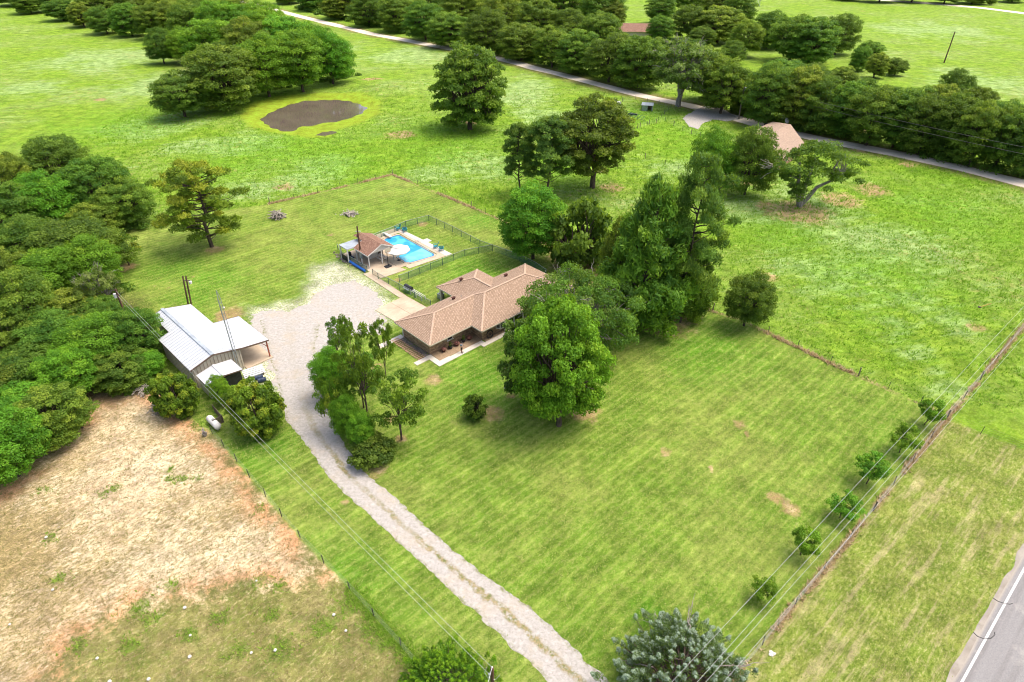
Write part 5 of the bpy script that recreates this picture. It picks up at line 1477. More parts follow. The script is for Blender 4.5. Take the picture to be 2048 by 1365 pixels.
def make_tree(kind, seed, H=10.0, Rr=4.5, nc=70, nl=260, leaf=0.30, trunk=0.28, base=0.22, style='broad', lopsided=0.25, dead=0, clr=(0.17, 0.27), mat='oak', barkm='bark', bloomn=0, lean=(0, 0)):
    """returns (trunk mesh, crown mesh, dead-branch mesh or None) of a tree H high, crown radius Rr"""
    rg = np.random.default_rng(seed)
    paths = []
    cen = []; rad = []
    crz = H * base
    topz = H
    ch = topz - crz
    lean = np.array([lean[0], lean[1], 0.0])
    if style in ('broad', 'bush'):
        ph = rg.uniform(0, 6.28, 6)
        lobes = rg.normal(0, 1, (6, 3)); lobes[:, 2] = abs(lobes[:, 2]) * .8; lobes /= np.linalg.norm(lobes, axis=1)[:, None]
        tries = 0
        while len(cen) < nc and tries < 6000:
            tries += 1
            q = rg.normal(0, 1, 3); q /= np.linalg.norm(q)
            if q[2] < -0.92: continue
            k = 1 + lopsided * (np.max(lobes @ q) - 0.62) * 1.6
            rr = (1 - 0.42 * rg.random() ** 1.6) * k
            zz = q[2] * rr
            if q[2] < 0:
                h_ = math.hypot(q[0], q[1]); q[:2] *= h_ ** .4 / h_
            p = np.array([q[0] * rr * Rr * .86, q[1] * rr * Rr * .86, crz + ch * .45 + zz * ch * .52])
            if p[2] < H * 0.05: p[2] = H * .05 + rg.random() * .5
            cr = Rr * rg.uniform(*clr)
            if all(np.linalg.norm(p - c) > 0.58 * (cr + r_) * 0.95 for c, r_ in zip(cen, rad)):
                cen.append(p + lean * (p[2] / H) ** 1.5); rad.append(cr)
        flat = 0.78
    elif style == 'pine':
        z = crz
        while z < topz - 0.3:
            t = (z - crz) / ch
            env = Rr * (0.55 + 0.62 * math.sin(math.pi * min(1, (t * .85 + .18)))) * (1 if t < .8 else (1.15 - t) / .35)
            k = 4 if t < .8 else 3
            a0 = rg.uniform(0, 6.28)
            for i in range(k):
                a = a0 + i * 2 * math.pi / k + rg.normal(0, .3)
                L = env * rg.uniform(.55, 1.05)
                p = np.array([math.cos(a) * L, math.sin(a) * L, z + L * rg.uniform(.08, .3)])
                cr = Rr * rg.uniform(clr[0], clr[1])
                cen.append(p + lean * (p[2] / H)); rad.append(cr)
                for m_ in (0.55,):
                    if L > Rr * .55:
                        cen.append(p * [m_, m_, 1] + rg.normal(0, .3, 3) + [0, 0, .35]); rad.append(cr * .9)
            z += ch * rg.uniform(.065, .1)
        cen.append(np.array([0, 0, topz - .5]) + lean); rad.append(Rr * .25)
        flat = 0.62
    elif style == 'cedar':
        tries = 0
        while len(cen) < nc and tries < 5000:
            tries += 1
            t = rg.random() ** 1.25
            env = Rr * ((1 - t) ** 0.62) * (0.72 + 0.28 * min(1, t * 5)) * (1 + lopsided * math.sin(seed + 3 * t * 6))
            a = rg.uniform(0, 6.28); L = env * ((1 - .4 * rg.random() ** 2) if leaf > .25 else (.62 + .55 * rg.random()))
            p = np.array([math.cos(a) * L, math.sin(a) * L, crz + t * ch * .95])
            cr = Rr * rg.uniform(*clr) * (1 - .4 * t)
            if all(np.linalg.norm(p - c) > 0.55 * (cr + r_) for c, r_ in zip(cen, rad)):
                cen.append(p + lean * t); rad.append(cr)
        flat = 1.15
    cen = np.array(cen); rad = np.array(rad)
    # trunk and limbs
    tt = crz + ch * (.35 if style in ('broad', 'bush') else .93)
    tp = curve((0, 0, -.15), np.array([0, 0, tt]) + lean * .6, 0, rg, 7, .03)
    if style != 'bush':
        paths.append((tp, np.linspace(trunk, trunk * (.62 if style == 'broad' else .25), 7)))
    if style in ('broad', 'bush'):
        nm = 6
        ang = np.arctan2(cen[:, 1], cen[:, 0])
        for m_ in range(nm):
            sel = np.where(np.floor((ang + math.pi) / (2 * math.pi) * nm).astype(int) == m_)[0]
            if len(sel) == 0: continue
            mid = cen[sel].mean(0) * [.62, .62, .8]
            st = tp[rg.integers(2, 5)] if style == 'broad' else np.array([0, 0, 0.0])
            lp = curve(st, mid, .05, rg, 6, .05)
            paths.append((lp, np.linspace(trunk * .55, trunk * .28, 6)))
            for s_ in sel:
                j = rg.integers(2, 6)
                paths.append((curve(lp[j], cen[s_], .04, rg, 5, .06), np.linspace(trunk * .24, trunk * .05, 5)))
    else:
        for c in cen[::1 if style == 'pine' else 3]:
            zb = max(crz * .6, c[2] - np.hypot(c[0], c[1]) * (.25 if style == 'pine' else .7))
            k = np.clip(zb / tt, 0, 1)
            st = np.array([np.interp(k, np.linspace(0, 1, 7), tp[:, i]) for i in range(3)])
            paths.append((curve(st, c, -.02, rg, 5, .04), np.linspace(trunk * .25, trunk * .06, 5)))
    V, F = tube_np(paths, 6)
    tm = np_mesh('trunk', V, F, MAT[barkm], smooth=True)
    # foliage
    Ps = []; Ns = []; Ss = []; Cl = []; Ti = []; Tg = []
    ctr = np.array([0, 0, crz + ch * .45])
    for i, (c, r) in enumerate(zip(cen, rad)):
        n_ = int(nl * (r / rad.mean()) ** 2)
        o = (c - ctr); o = o / (np.linalg.norm(o) + 1e-6)
        pos, nr, q, hgt = clump_leaves(c, r, n_, leaf, rg, flat, out=o)
        plume = style == 'cedar' and leaf < .25
        if plume:
            d_ = o * .75 + np.array([0, 0, .8]) + rg.normal(0, .45, 3); d_ /= np.linalg.norm(d_)
            t_ = rg.random(n_) ** .8; L_ = r * 1.9
            pos = c - d_ * r * .8 + d_[None, :] * (t_ * L_)[:, None] + q * ((1.15 - t_) * r * .85)[:, None]
            nr = q * .8 + d_ * .3 + [0, 0, .2]; nr /= np.linalg.norm(nr, axis=1)[:, None]
        cl = np.full(n_, rg.random())
        Ps.append(pos); Ns.append(nr); Cl.append(np.clip((t_ ** .9 * rg.uniform(.55, 1.15, n_)) if plume else cl * (.6 + .4 * rg.random(n_)), 0, 1)); Ti.append(np.clip(rg.random(n_) * .5 + .5 * rg.random() ** 1.3, 0, 1)); 
        Ss.append(leaf * rg.uniform(.65, 1.25, n_))
        if style == 'pine': Tg.append(q + [0, 0, .5])
        elif plume: Tg.append(q * .9 + d_ * .8)
        elif style == 'cedar': Tg.append(o * .9 + q * .6 + [0, 0, .9])
        else: Tg.append(rg.normal(0, 1, (n_, 3)))
    Ps = np.concatenate(Ps); Ns = np.concatenate(Ns); Ss = np.concatenate(Ss); Cl = np.concatenate(Cl); Ti = np.concatenate(Ti); Tg = np.concatenate(Tg)
    asp = {'broad': .85, 'bush': .8, 'pine': .28, 'cedar': .34}[style]
    if style in ('pine', 'cedar'): Ss = Ss * 1.5
    V, F, a = leaf_quads(Ps, Ns, Ss, rg, asp, tang=Tg, clump=Cl, tint=Ti, jitter=.95 if plume else .6)
    if bloomn:
        bl = (rg.random(len(Ps)) < bloomn).astype(float); a['bloom'] = np.repeat(bl, 4)
    cm = np_mesh('crown', V, F, MAT[mat], a)
    dms = []
    if dead:
        for k in range(dead):
            c = cen[rg.integers(0, len(cen))]
            o = c - ctr; o /= np.linalg.norm(o)
            e = c + o * Rr * rg.uniform(.12, .3) + rg.normal(0, .3, 3)
            st = c * .6 + ctr * .4
            dp = [(curve(st, e, .05, rg, 6, .07), np.linspace(.09, .02, 6))]
            for _ in range(4):
                t_ = rg.uniform(.4, .9); s0 = st + (e - st) * t_
                dp.append((curve(s0, s0 + o * Rr * .18 + rg.normal(0, .5, 3), .05, rg, 4, .08), np.linspace(.04, .012, 4)))
            V, F = tube_np(dp, 4)
            dms.append(np_mesh('dead_branch', V, F, MAT['dead'], smooth=True))
    return tm, cm, dms, H, Rr

SP = {}
def sp(key, *a, **k): SP[key] = make_tree(key, *a, **k)
sp('oak1', 101, base=.04, nc=150, nl=250, leaf=.22, mat='oak')
sp('oak2', 102, base=.04, nc=140, nl=260, leaf=.22, lopsided=.45, mat='oak')
sp('oak3', 103, base=.04, nc=160, nl=230, leaf=.22, lopsided=.3, mat='oak', clr=(.15, .23))
sp('oak4', 104, base=.04, H=10, Rr=5, nc=150, nl=250, leaf=.23, lopsided=.5, mat='dark')
sp('lush1', 111, base=.04, nc=150, nl=250, leaf=.22, mat='bright', lopsided=.35)
sp('lush2', 112, base=.04, nc=140, nl=260, leaf=.22, mat='bright', lopsided=.5, clr=(.2, .3))
sp('hero', 121, H=12, Rr=6.5, nc=170, nl=360, leaf=.27, mat='bright', lopsided=.3, clr=(.13, .2), base=.03, trunk=.4)
sp('pecan', 122, H=14, Rr=6.5, nc=150, nl=270, leaf=.30, mat='oak', lopsided=.45, clr=(.13, .2), base=.16, trunk=.5)
sp('round', 123, H=13, Rr=6.5, nc=150, nl=260, leaf=.32, mat='oak', lopsided=.2, clr=(.13, .2), base=.02, trunk=.45)
sp('live_oak', 124, H=8.5, Rr=7, nc=150, nl=250, leaf=.23, mat='live', lopsided=.55, clr=(.11, .19), base=.2, trunk=.4, dead=32, barkm='grey_bark')
sp('grey_oak', 125, H=13, Rr=7, nc=100, nl=150, leaf=.4, mat='grey_oak', lopsided=.4, clr=(.14, .2), base=.3, trunk=.6, dead=40, barkm='grey_bark')
sp('pine1', 131, H=13, Rr=3.8, nl=260, leaf=.30, mat='pine', style='pine', base=.30, clr=(.2, .3), trunk=.25)
sp('pine2', 132, H=16, Rr=4.6, nl=330, leaf=.32, mat='pine', style='pine', base=.16, clr=(.22, .32), trunk=.3)
sp('pine_yellow', 133, H=12, Rr=5.2, nl=230, leaf=.34, mat='pine_yellow', style='pine', base=.16, clr=(.15, .22), trunk=.32)
sp('cedar1', 141, H=13, Rr=5, nc=130, nl=230, leaf=.30, mat='cedar', style='cedar', base=.06, clr=(.16, .26), trunk=.35, lopsided=.15)
sp('cedar_low', 142, H=6, Rr=6, nc=360, nl=230, leaf=.15, mat='cedar_lit', style='cedar', base=.04, clr=(.07, .13), trunk=.3, lopsided=.08)
sp('cedar_blue', 143, H=8, Rr=7, nc=420, nl=230, leaf=.16, mat='cedar_blue', style='cedar', base=.04, clr=(.06, .11), trunk=.35, lopsided=.08, dead=10)
sp('magnolia', 151, H=8, Rr=3.4, nc=60, nl=220, leaf=.28, mat='magnolia', bloomn=.006, base=.05)
sp('young', 161, H=4.2, Rr=1.55, nc=34, nl=120, leaf=.20, mat='bright', trunk=.07, base=.30, clr=(.24, .34), lopsided=.4)
sp('young2', 162, H=4.2, Rr=1.7, nc=32, nl=125, leaf=.20, mat='bright', trunk=.07, base=.26, clr=(.22, .34), lopsided=.7)
sp('bush', 171, H=2.6, Rr=2.0, nc=44, nl=150, leaf=.22, mat='dark', style='bush', base=.02, clr=(.22, .32))
sp('rosebush', 172, H=4.6, Rr=3.6, nc=110, nl=190, leaf=.24, mat='shrub', style='bush', base=.03, clr=(.12, .19), lopsided=.2)
sp('small_open', 173, H=4.5, Rr=2.3, nc=42, nl=90, leaf=.2, mat='shrub', base=.3, clr=(.18, .26), trunk=.1, lopsided=.5)
sp('open_pine', 174, H=9, Rr=3.4, nc=40, nl=170, leaf=.25, mat='cedar', base=.28, clr=(.17, .27), trunk=.16, lopsided=.6)

EXT = {}
def extent(key):
    if key not in EXT:
        cm = SP[key][1]
        c = np.empty(len(cm.vertices) * 3, np.float32); cm.vertices.foreach_get('co', c); c = c.reshape(-1, 3)
        EXT[key] = (float(np.percentile(np.hypot(c[:, 0], c[:, 1]), 98.5)), float(np.percentile(c[:, 2], 1)), float(np.percentile(c[:, 2], 99.3)))
    return EXT[key]

def tree(key, cx, top, bot, w, label, cat='tree', name='tree', group=None, dx=None, by=None):
    tm, cm, dms, H0, R0 = SP[key]
    r0, zb0, zt0 = extent(key)
    cyc = (top + bot) / 2
    zc = 4.0
    for _ in range(12):
        P = G(cx, cyc, zc) if by is None else G(dx if dx is not None else cx, by)
        c = Vector((P.x, P.y, zc)); dep = PX(c)[2]
        v = Vector((c.x, c.y, c.z - CAM_H)); th = math.asin(-v.z / v.length)
        rad = w / FPX * dep / 2
        hp = (bot - top) / 2 / FPX * dep * dep / v.length
        bb = math.sqrt(max(hp * hp - (rad * math.sin(th)) ** 2, (0.45 * rad * math.cos(th)) ** 2)) / math.cos(th)
        if by is None:
            zc = bb * (zt0 + zb0) / (zt0 - zb0) * 1.02
        else:
            z = 0.3
            while PX((P.x, P.y, z))[1] > cyc and z < 30: z += 0.05
            zc = max(z, bb * .9)
    H = zc + bb
    t = empty(name, (P.x, P.y, float(ground_z(np.array([P.x]), np.array([P.y]))[0])), R.uniform(0, 6.28), label, cat, group)
    t.scale = (rad / r0, rad / r0, H / zt0)
    obj('trunk', tm, t)
    obj('crown', cm, t)
    for dm in dms: obj('dead_branch', dm, t)
    return t

# single trees, near and middle distance
tree('round', 937, 92, 246, 152, 'large dense round tree standing alone right of the pond', name='oak_tree')
tree('pecan', 1198, 196, 350, 186, 'big spreading shade tree with thick trunk above the pines', name='pecan_tree', dx=1185, by=376)
tree('pine1', 1038, 258, 410, 75, 'thin pine with open lower trunk, left of the two pines by the shade tree', name='pine_tree', by=392)
tree('pine1', 1095, 237, 400, 105, 'taller dark pine in front of the big spreading shade tree', name='pine_tree', by=400)
tree('lush1', 1068, 374, 500, 138, 'vivid green tree at the far corner of the back yard fence', name='maple_tree')
tree('bush', 1160, 395, 530, 140, 'dark bushy tree between the vivid green tree and tall cedar', name='elm_tree')
tree('cedar1', 1300, 368, 650, 205, 'huge dark cedar right of the house with bare trunk foot', name='cedar_tree')
tree('pine2', 1392, 311, 600, 150, 'tallest pine rising behind the huge dark cedar', name='pine_tree')
tree('cedar1', 1385, 470, 630, 110, 'smaller dark cedar at the right foot of the tallest pine', name='cedar_tree')
tree('oak2', 1502, 540, 645, 98, 'mid green tree at the right end of the cedar group', name='elm_tree')
tree('oak3', 1245, 440, 600, 90, 'lighter green tree tucked left of the huge cedar', name='elm_tree')
tree('live_oak', 1160, 543, 690, 250, 'wide sparse live oak with grey dead twigs over the house end', name='live_oak_tree')
tree('magnolia', 1052, 634, 790, 112, 'dark magnolia with white blossoms left of the bright front tree', name='magnolia_tree')
tree('hero', 1124, 606, 852, 208, 'large vivid green tree in front of the house', name='maple_tree')
tree('lush2', 1430, 258, 372, 98, 'bright round tree left of the neighbour house, left of the pair', name='elm_tree')
tree('oak4', 1505, 250, 378, 108, 'darker round tree touching the neighbour house, right of the pair', name='elm_tree')
tree('grey_oak', 1350, 86, 218, 140, 'tall grey green oak with bleached limbs beside the dirt road', name='oak_tree', dx=1356, by=214)
tree('pine_yellow', 418, 316, 480, 180, 'pine with yellowing needles standing on the back lawn', name='pine_tree', dx=424, by=494)
tree('small_open', 272, 467, 536, 86, 'small open tree beside the left wood on the lawn', dx=258, by=531)
tree('rosebush', 510, 752, 868, 122, 'round yellow green shrub between the shed and the drive', 'shrub', 'shrub')
tree('rosebush', 347, 735, 832, 96, 'round leafy tree hiding the shed left corner', 'shrub', 'shrub')
tree('lush2', 437, 748, 808, 44, 'small bright big leaved tree against the shed annex', name='fig_tree')
tree('bush', 948, 788, 838, 52, 'round dark shrub on the front lawn beside a bare patch', 'shrub', 'shrub')
# the clump along the drive
tree('open_pine', 668, 640, 740, 62, 'thin leaning tree with small tufted top nearest the gravel yard', dx=680, by=735)
tree('open_pine', 717, 634, 790, 100, 'tall dense tree in the drive clump, farthest from the highway')
tree('small_open', 762, 640, 715, 50, 'small dark tree beside the side path of the house')
tree('lush2', 660, 690, 790, 82, 'yellow green tree on the drive side of the clump')
tree('open_pine', 712, 700, 800, 90, 'thin tree with long bare crooked trunk in the middle of the clump', dx=727, by=816)
tree('small_open', 664, 750, 830, 70, 'low dark tree leaning over the gravel in the clump')
tree('lush2', 690, 785, 870, 66, 'low green tree below the yellow green one in the clump')
tree('lush1', 722, 825, 895, 60, 'small bright tree near the lower end of the clump')
tree('open_pine', 802, 728, 882, 120, 'open dark tree with straight trunk at the lawn side of the clump', dx=803, by=880)
tree('bush', 745, 862, 938, 100, 'broad dark bush at the lower tip of the drive clump', 'shrub', 'shrub')
# saplings along the fence
for k, (cx, top, bot, w, by) in enumerate(((1858, 793, 840, 52, 850), (1801, 841, 900, 66, 906), (1736, 901, 967, 70, 968), (1682, 975, 1032, 70, 1036), (1604, 1048, 1106, 62, 1111), (1524, 1140, 1194, 58, 1199))):
    lb = ['young tree nearest the yard corner, farthest sapling of the fence row', 'young tree second from the yard corner in the fence row', 'fullest young tree, third from the yard corner in the fence row', 'young tree fourth from the yard corner in the fence row', 'young tree second from the blue cedar in the fence row', 'smallest young tree closest to the blue cedar'][k]
    tree('young' if k % 2 == 0 else 'young2', cx, top, bot, w, lb, name='young_tree', group='young trees along the highway fence', by=by, dx=cx + (-8 if k == 0 else -3))
# cedars at the bottom edge
tree('cedar_low', 893, 1262, 1470, 220, 'bright green cedar at the bottom edge beside the utility pole', name='cedar_tree')
tree('cedar_blue', 1372, 1192, 1500, 335, 'large blue grey cedar at the bottom edge under the power lines', name='cedar_tree')

# leaning old cedar
def gnarled():
    base = G(1598, 413); rg = np.random.default_rng(77)
    t = empty('leaning_cedar', base, 0, 'old leaning cedar with twisted bare trunk below the neighbour house', 'tree')
    sc_ = PX(base)[2] / FPX
    def at(px, py, dpt=0.0):
        # position at the trunk's distance for a point seen above the base
        x = (px - 1598) * sc_; z = (413 - py) * sc_ / math.cos(math.radians(20)) * .92
        return np.array([x, dpt, max(z, 0)])
    paths = []
    limbs = [[(1598, 413), (1592, 385), (1585, 355), (1580, 325), (1560, 310)], [(1600, 413), (1612, 395), (1625, 372), (1650, 358), (1668, 345)], [(1596, 413), (1598, 380), (1605, 345), (1610, 315)], [(1650, 358), (1645, 335), (1655, 318)], [(1585, 355), (1550, 345), (1530, 330)]]
    for k, l in enumerate(limbs):
        pts = np.array([at(*p) for p in l]) + rg.normal(0, .15, (len(l), 3)) * [1, 1.5, .3]; pts[0, 2] = -.1 if k < 3 else pts[0, 2]
        paths.append((pts, np.linspace(.55 if k < 3 else .3, .12, len(l))))
    V, F = tube_np(paths, 7); obj('trunk', np_mesh('trunk', V, F, MAT['grey_bark'], smooth=True), t)
    cl = []
    for (px, py, r_) in ((1590, 300, 22), (1560, 318, 20), (1535, 325, 18), (1620, 298, 22), (1648, 310, 20), (1672, 328, 19), (1680, 345, 14), (1600, 325, 24), (1570, 340, 18), (1630, 330, 20), (1610, 350, 16), (1545, 345, 14), (1590, 372, 18), (1578, 382, 13), (1640, 350, 15), (1606, 290, 16), (1655, 345, 14), (1520, 335, 10), (1570, 300, 14)):
        for k in range(5):
            c = at(px + rg.normal(0, r_ * .45), py + rg.normal(0, r_ * .35), rg.normal(0, 2.2)); cl.append((c, r_ * sc_ * rg.uniform(.55, .85)))
    Ps, Ns, Cl, Ti = [], [], [], []
    for c, r_ in cl:
        pos, nr, q, hg = clump_leaves(c, r_, 170, .3, rg, .7); Ps.append(pos); Ns.append(nr); Cl.append(np.full(170, rg.random() * .9)); Ti.append(rg.random(170))
    Ps, Ns, Cl, Ti = map(np.concatenate, (Ps, Ns, Cl, Ti))
    V, F, a = leaf_quads(Ps, Ns, .42 * rg.uniform(.7, 1.3, len(Ps)), rg, .5, clump=Cl, tint=Ti)
    obj('crown', np_mesh('crown', V, F, MAT['dark'], a), t)
    dp = []
    for k in range(14):
        s0 = at(1655 + rg.normal(0, 3), 335, -1.6); e = at(1650 + rg.normal(0, 14), 312 + rg.normal(0, 8), -2.4)
        dp.append((curve(s0, e, .05, rg, 6, .06), np.linspace(.12, .02, 6)))
        s0 = at(1530, 332, -1); e = at(1505 + rg.normal(0, 5), 325 + rg.normal(0, 12), -1.4); dp.append((curve(s0, e, .05, rg, 6, .06), np.linspace(.1, .02, 6)))
    for part in (dp[0::2], dp[1::2]):
        V, F = tube_np(part, 4); obj('dead_branch', np_mesh('dead_branch', V, F, MAT['dead'], smooth=True), t)
gnarled()

# woods: every tree a thing, rows described from left to right
def row(lst, keys, where, group, look=('dark green', 'mid green', 'dense green', 'dull green'), name='oak_tree'):
    lst = sorted(lst)
    for k, it in enumerate(lst):
        cx, top, bot, w = it[:4]
        if 'road' in where: bot -= 9
        top += R.uniform(-5, 4); w *= R.uniform(1.04, 1.2)
        key = it[4] if len(it) > 4 else keys[k % len(keys)]
        tree(key, cx, top, bot, w, 'tree %s, %s from the left' % (where, words[k]), name=name, group=group)
OK = ['oak1', 'oak2', 'oak3', 'oak4']; LU = ['lush1', 'oak1', 'lush2', 'oak3']; MX = ['oak3', 'oak4', 'oak1', 'lush1', 'oak2']
g1 = 'trees of the left wood'
row([(108, 264, 375, 128, 'oak4'), (15, 300, 420, 80, 'oak1'), (195, 300, 440, 125, 'oak1'), (246, 350, 448, 100, 'oak2'), (75, 335, 470, 125, 'lush2')], MX, 'in the far row of the left wood', g1)
row([(15, 350, 500, 115), (140, 415, 560, 185, 'oak4'), (188, 400, 475, 92, 'oak2'), (50, 420, 560, 120, 'oak1')], MX, 'in the second row of the left wood', g1)
row([(10, 480, 620, 110, 'oak3'), (95, 490, 610, 120, 'lush1'), (170, 458, 585, 130, 'lush2'), (190, 535, 620, 80, 'grey_oak')], MX, 'in the third row of the left wood', g1)
row([(40, 520, 690, 135, 'oak2'), (135, 570, 690, 130, 'oak3'), (205, 585, 680, 90, 'oak1')], MX, 'in the middle row of the left wood', g1)
row([(15, 600, 740, 120), (100, 610, 740, 130, 'oak1'), (190, 612, 745, 130, 'lush2'), (268, 605, 720, 100, 'oak2')], MX, 'in the row of the left wood level with the shed', g1)
row([(50, 670, 800, 140, 'oak1'), (135, 680, 800, 110, 'lush1'), (232, 680, 782, 120, 'oak3'), (285, 690, 760, 75, 'lush2')], MX, 'in the row of the left wood above the bare field', g1)
row([(105, 750, 895, 135, 'oak3'), (25, 760, 890, 140, 'lush1')], MX, 'in the near row of the left wood', g1)
row([(0, 800, 975, 140, 'lush1'), (-60, 700, 860, 150, 'oak1'), (-90, 560, 740, 160, 'oak2')], MX, 'at the near left edge of the wood', g1)
g2 = 'trees of the wood behind the pond'
tree('oak2', 357, 140, 226, 120, 'olive round tree standing apart left of the pond', name='oak_tree', group=g2)
row([(445, 88, 212, 135, 'oak1'), (525, 70, 180, 115, 'lush2'), (595, 62, 166, 110, 'lush1'), (658, 58, 156, 90, 'lush2')], LU, 'in the front row of the wood behind the pond', g2)
row([(318, 58, 122, 58, 'oak4'), (365, 55, 120, 70, 'lush2'), (425, 40, 135, 110, 'lush1'), (500, 38, 140, 110, 'oak2'), (570, 30, 130, 110, 'lush1'), (630, 45, 130, 90, 'lush2')], LU, 'in the second row of the wood behind the pond', g2)
row([(385, 5, 95, 90, 'oak1'), (450, 2, 95, 100, 'lush1'), (520, 5, 90, 90, 'lush2'), (335, 0, 70, 80, 'oak1')], LU, 'in the third row of the wood behind the pond', g2)
row([(55, -20, 27, 60), (118, -8, 38, 55), (160, 4, 52, 50), (205, 8, 64, 62), (255, 5, 70, 66), (300, 8, 70, 60)], OK, 'in the front row of the far left wood', 'trees of the far left wood')
row([(20, -40, 12, 70), (100, -35, 18, 70), (190, -25, 35, 75), (260, -20, 45, 80), (330, -20, 48, 80), (400, -22, 50, 80), (460, -20, 40, 70)], OK, 'in the back row of the far left wood', 'trees of the far left wood')
g3 = 'oaks of the wood beyond the dirt road'
row([(575, -30, 10, 60), (625, -25, 24, 60), (680, -22, 40, 70), (735, -12, 54, 75), (795, -8, 66, 80), (848, 5, 78, 75), (900, 24, 96, 82), (972, 22, 106, 100), (1043, 48, 124, 88), (1105, 52, 132, 85), (1160, 58, 146, 90), (1222, 66, 162, 95), (1283, 78, 178, 100), (1420, 92, 196, 80), (1452, 118, 226, 95)], OK, 'in the front row beyond the dirt road', g3)
row([(640, -50, 5, 70), (710, -50, 20, 80), (780, -45, 30, 85), (850, -35, 42, 85), (925, -20, 55, 85), (1000, -10, 75, 95), (1075, 0, 88, 95), (1140, 20, 96, 85), (1200, 25, 110, 85), (1250, 72, 135, 66), (1318, 76, 132, 60), (1375, 78, 150, 80)], OK, 'in the second row beyond the dirt road', g3)
row([(900, -60, 15, 90), (985, -50, 25, 95), (1060, -45, 35, 95), (1135, -35, 45, 95), (1205, -22, 60, 90), (1226, 2, 62, 52)], OK, 'in the third row beyond the dirt road', g3)
g4 = 'oaks of the small meadow groves'
row([(1325, -8, 40, 62), (1322, 34, 82, 54), (1385, 10, 72, 80), (1440, 12, 78, 90), (1405, 52, 94, 50), (1480, -15, 50, 62), (1494, 38, 104, 64), (1466, 80, 124, 50), (1440, -30, 30, 80), (1380, -30, 20, 70)], OK, 'in the grove above the grey oak', g4)
row([(1540, 26, 92, 66), (1590, 32, 112, 88), (1628, 36, 122, 96), (1682, 26, 102, 76)], OK, 'in the grove at the upper right meadow', g4)
row([(1722, 92, 140, 36), (1741, 78, 122, 46), (1755, 106, 153, 40), (1794, 111, 149, 42)], OK, 'in the little grove right of the upper meadow trees', g4)
g5 = 'trees of the hedge along the road'
row([(1500, 150, 232, 70), (1545, 125, 246, 100), (1602, 135, 256, 105), (1655, 150, 268, 95), (1703, 165, 280, 95), (1752, 168, 290, 100), (1805, 172, 300, 100), (1858, 185, 312, 100), (1912, 185, 324, 100), (1965, 195, 336, 95), (2015, 205, 348, 95), (2070, 215, 362, 95)], OK, 'in the front row of the road hedge', g5)
row([(1570, 120, 200, 90), (1620, 122, 205, 90), (1685, 130, 200, 60), (1730, 160, 240, 70), (1780, 165, 250, 80), (1835, 168, 255, 75), (1880, 165, 265, 80), (1912, 138, 230, 62), (1955, 172, 270, 75), (2005, 188, 290, 80), (2060, 200, 310, 80)], OK, 'in the back row of the road hedge', g5)
row([(1700, -22, -4, 60), (1765, -24, -3, 60), (1830, -24, 0, 60), (1895, -22, 3, 60), (1950, -20, 6, 55), (1985, -2, 14, 18), (2030, -20, 6, 50)], OK, 'beyond the far gravel road', 'trees beyond the far road')

# undergrowth filling the feet of the woods
def undergrowth():
    rg = np.random.default_rng(5); Ps, Ns, Cl, Ti, Ss = [], [], [], [], []
    spots_ = []
    def line(pts, n_, spread, r0, r1):
        q = [G(x, y) for x, y in pts]
        seg = [(a, b) for a, b in zip(q[:-1], q[1:])]; Ls = np.array([(b - a).length for a, b in seg]); pr = Ls / Ls.sum()
        for _ in range(n_):
            a, b = seg[rg.choice(len(seg), p=pr)]; p = a.lerp(b, rg.random())
            spots_.append((p.x + rg.normal(0, spread), p.y + rg.normal(0, spread), rg.uniform(r0, r1)))
    line([(600, 18), (740, 52), (900, 84), (1000, 105), (1130, 138), (1290, 178)], 150, 1.5, 1.2, 2.6)
    line([(1420, 212), (1500, 228), (1600, 258), (1750, 288), (1900, 322), (2048, 352), (2150, 380)], 150, 1.6, 1.0, 2.4)
    line([(420, 205), (500, 185), (600, 172), (700, 155)], 50, 1.2, .9, 1.8)
    line([(130, 40), (200, 60), (300, 66)], 26, 1.2, .9, 1.8)
    line([(60, 460), (200, 470), (310, 450)], 30, 1.5, .8, 1.6)
    line([(60, 900), (150, 860), (170, 760), (280, 770), (310, 730)], 30, .8, .6, 1.2)
    line([(20, 620), (150, 620), (230, 600)], 26, 2, .8, 1.5)
    for x, y, r_ in spots_:
        n_ = 130
        c = np.array([x, y, r_ * .35]); sz = .3 + .12 * max(0, (y - 150) / 100)
        pos, nr, q, hg = clump_leaves(c, r_, n_, .4, rg, .7); pos[:, 2] = np.maximum(pos[:, 2], .05)
        Ps.append(pos); Ns.append(nr); Cl.append(np.full(n_, rg.random() * .8)); Ti.append(rg.random(n_)); Ss.append(sz * rg.uniform(.8, 1.5, n_))
    Ps, Ns, Cl, Ti, Ss = map(np.concatenate, (Ps, Ns, Cl, Ti, Ss))
    V, F, a = leaf_quads(Ps, Ns, Ss, rg, .85, clump=Cl, tint=Ti)
    obj('undergrowth', np_mesh('undergrowth', V, F, MAT['dark'], a), kind='stuff', label='low dark undergrowth along the feet of the woods', cat='undergrowth')
undergrowth()

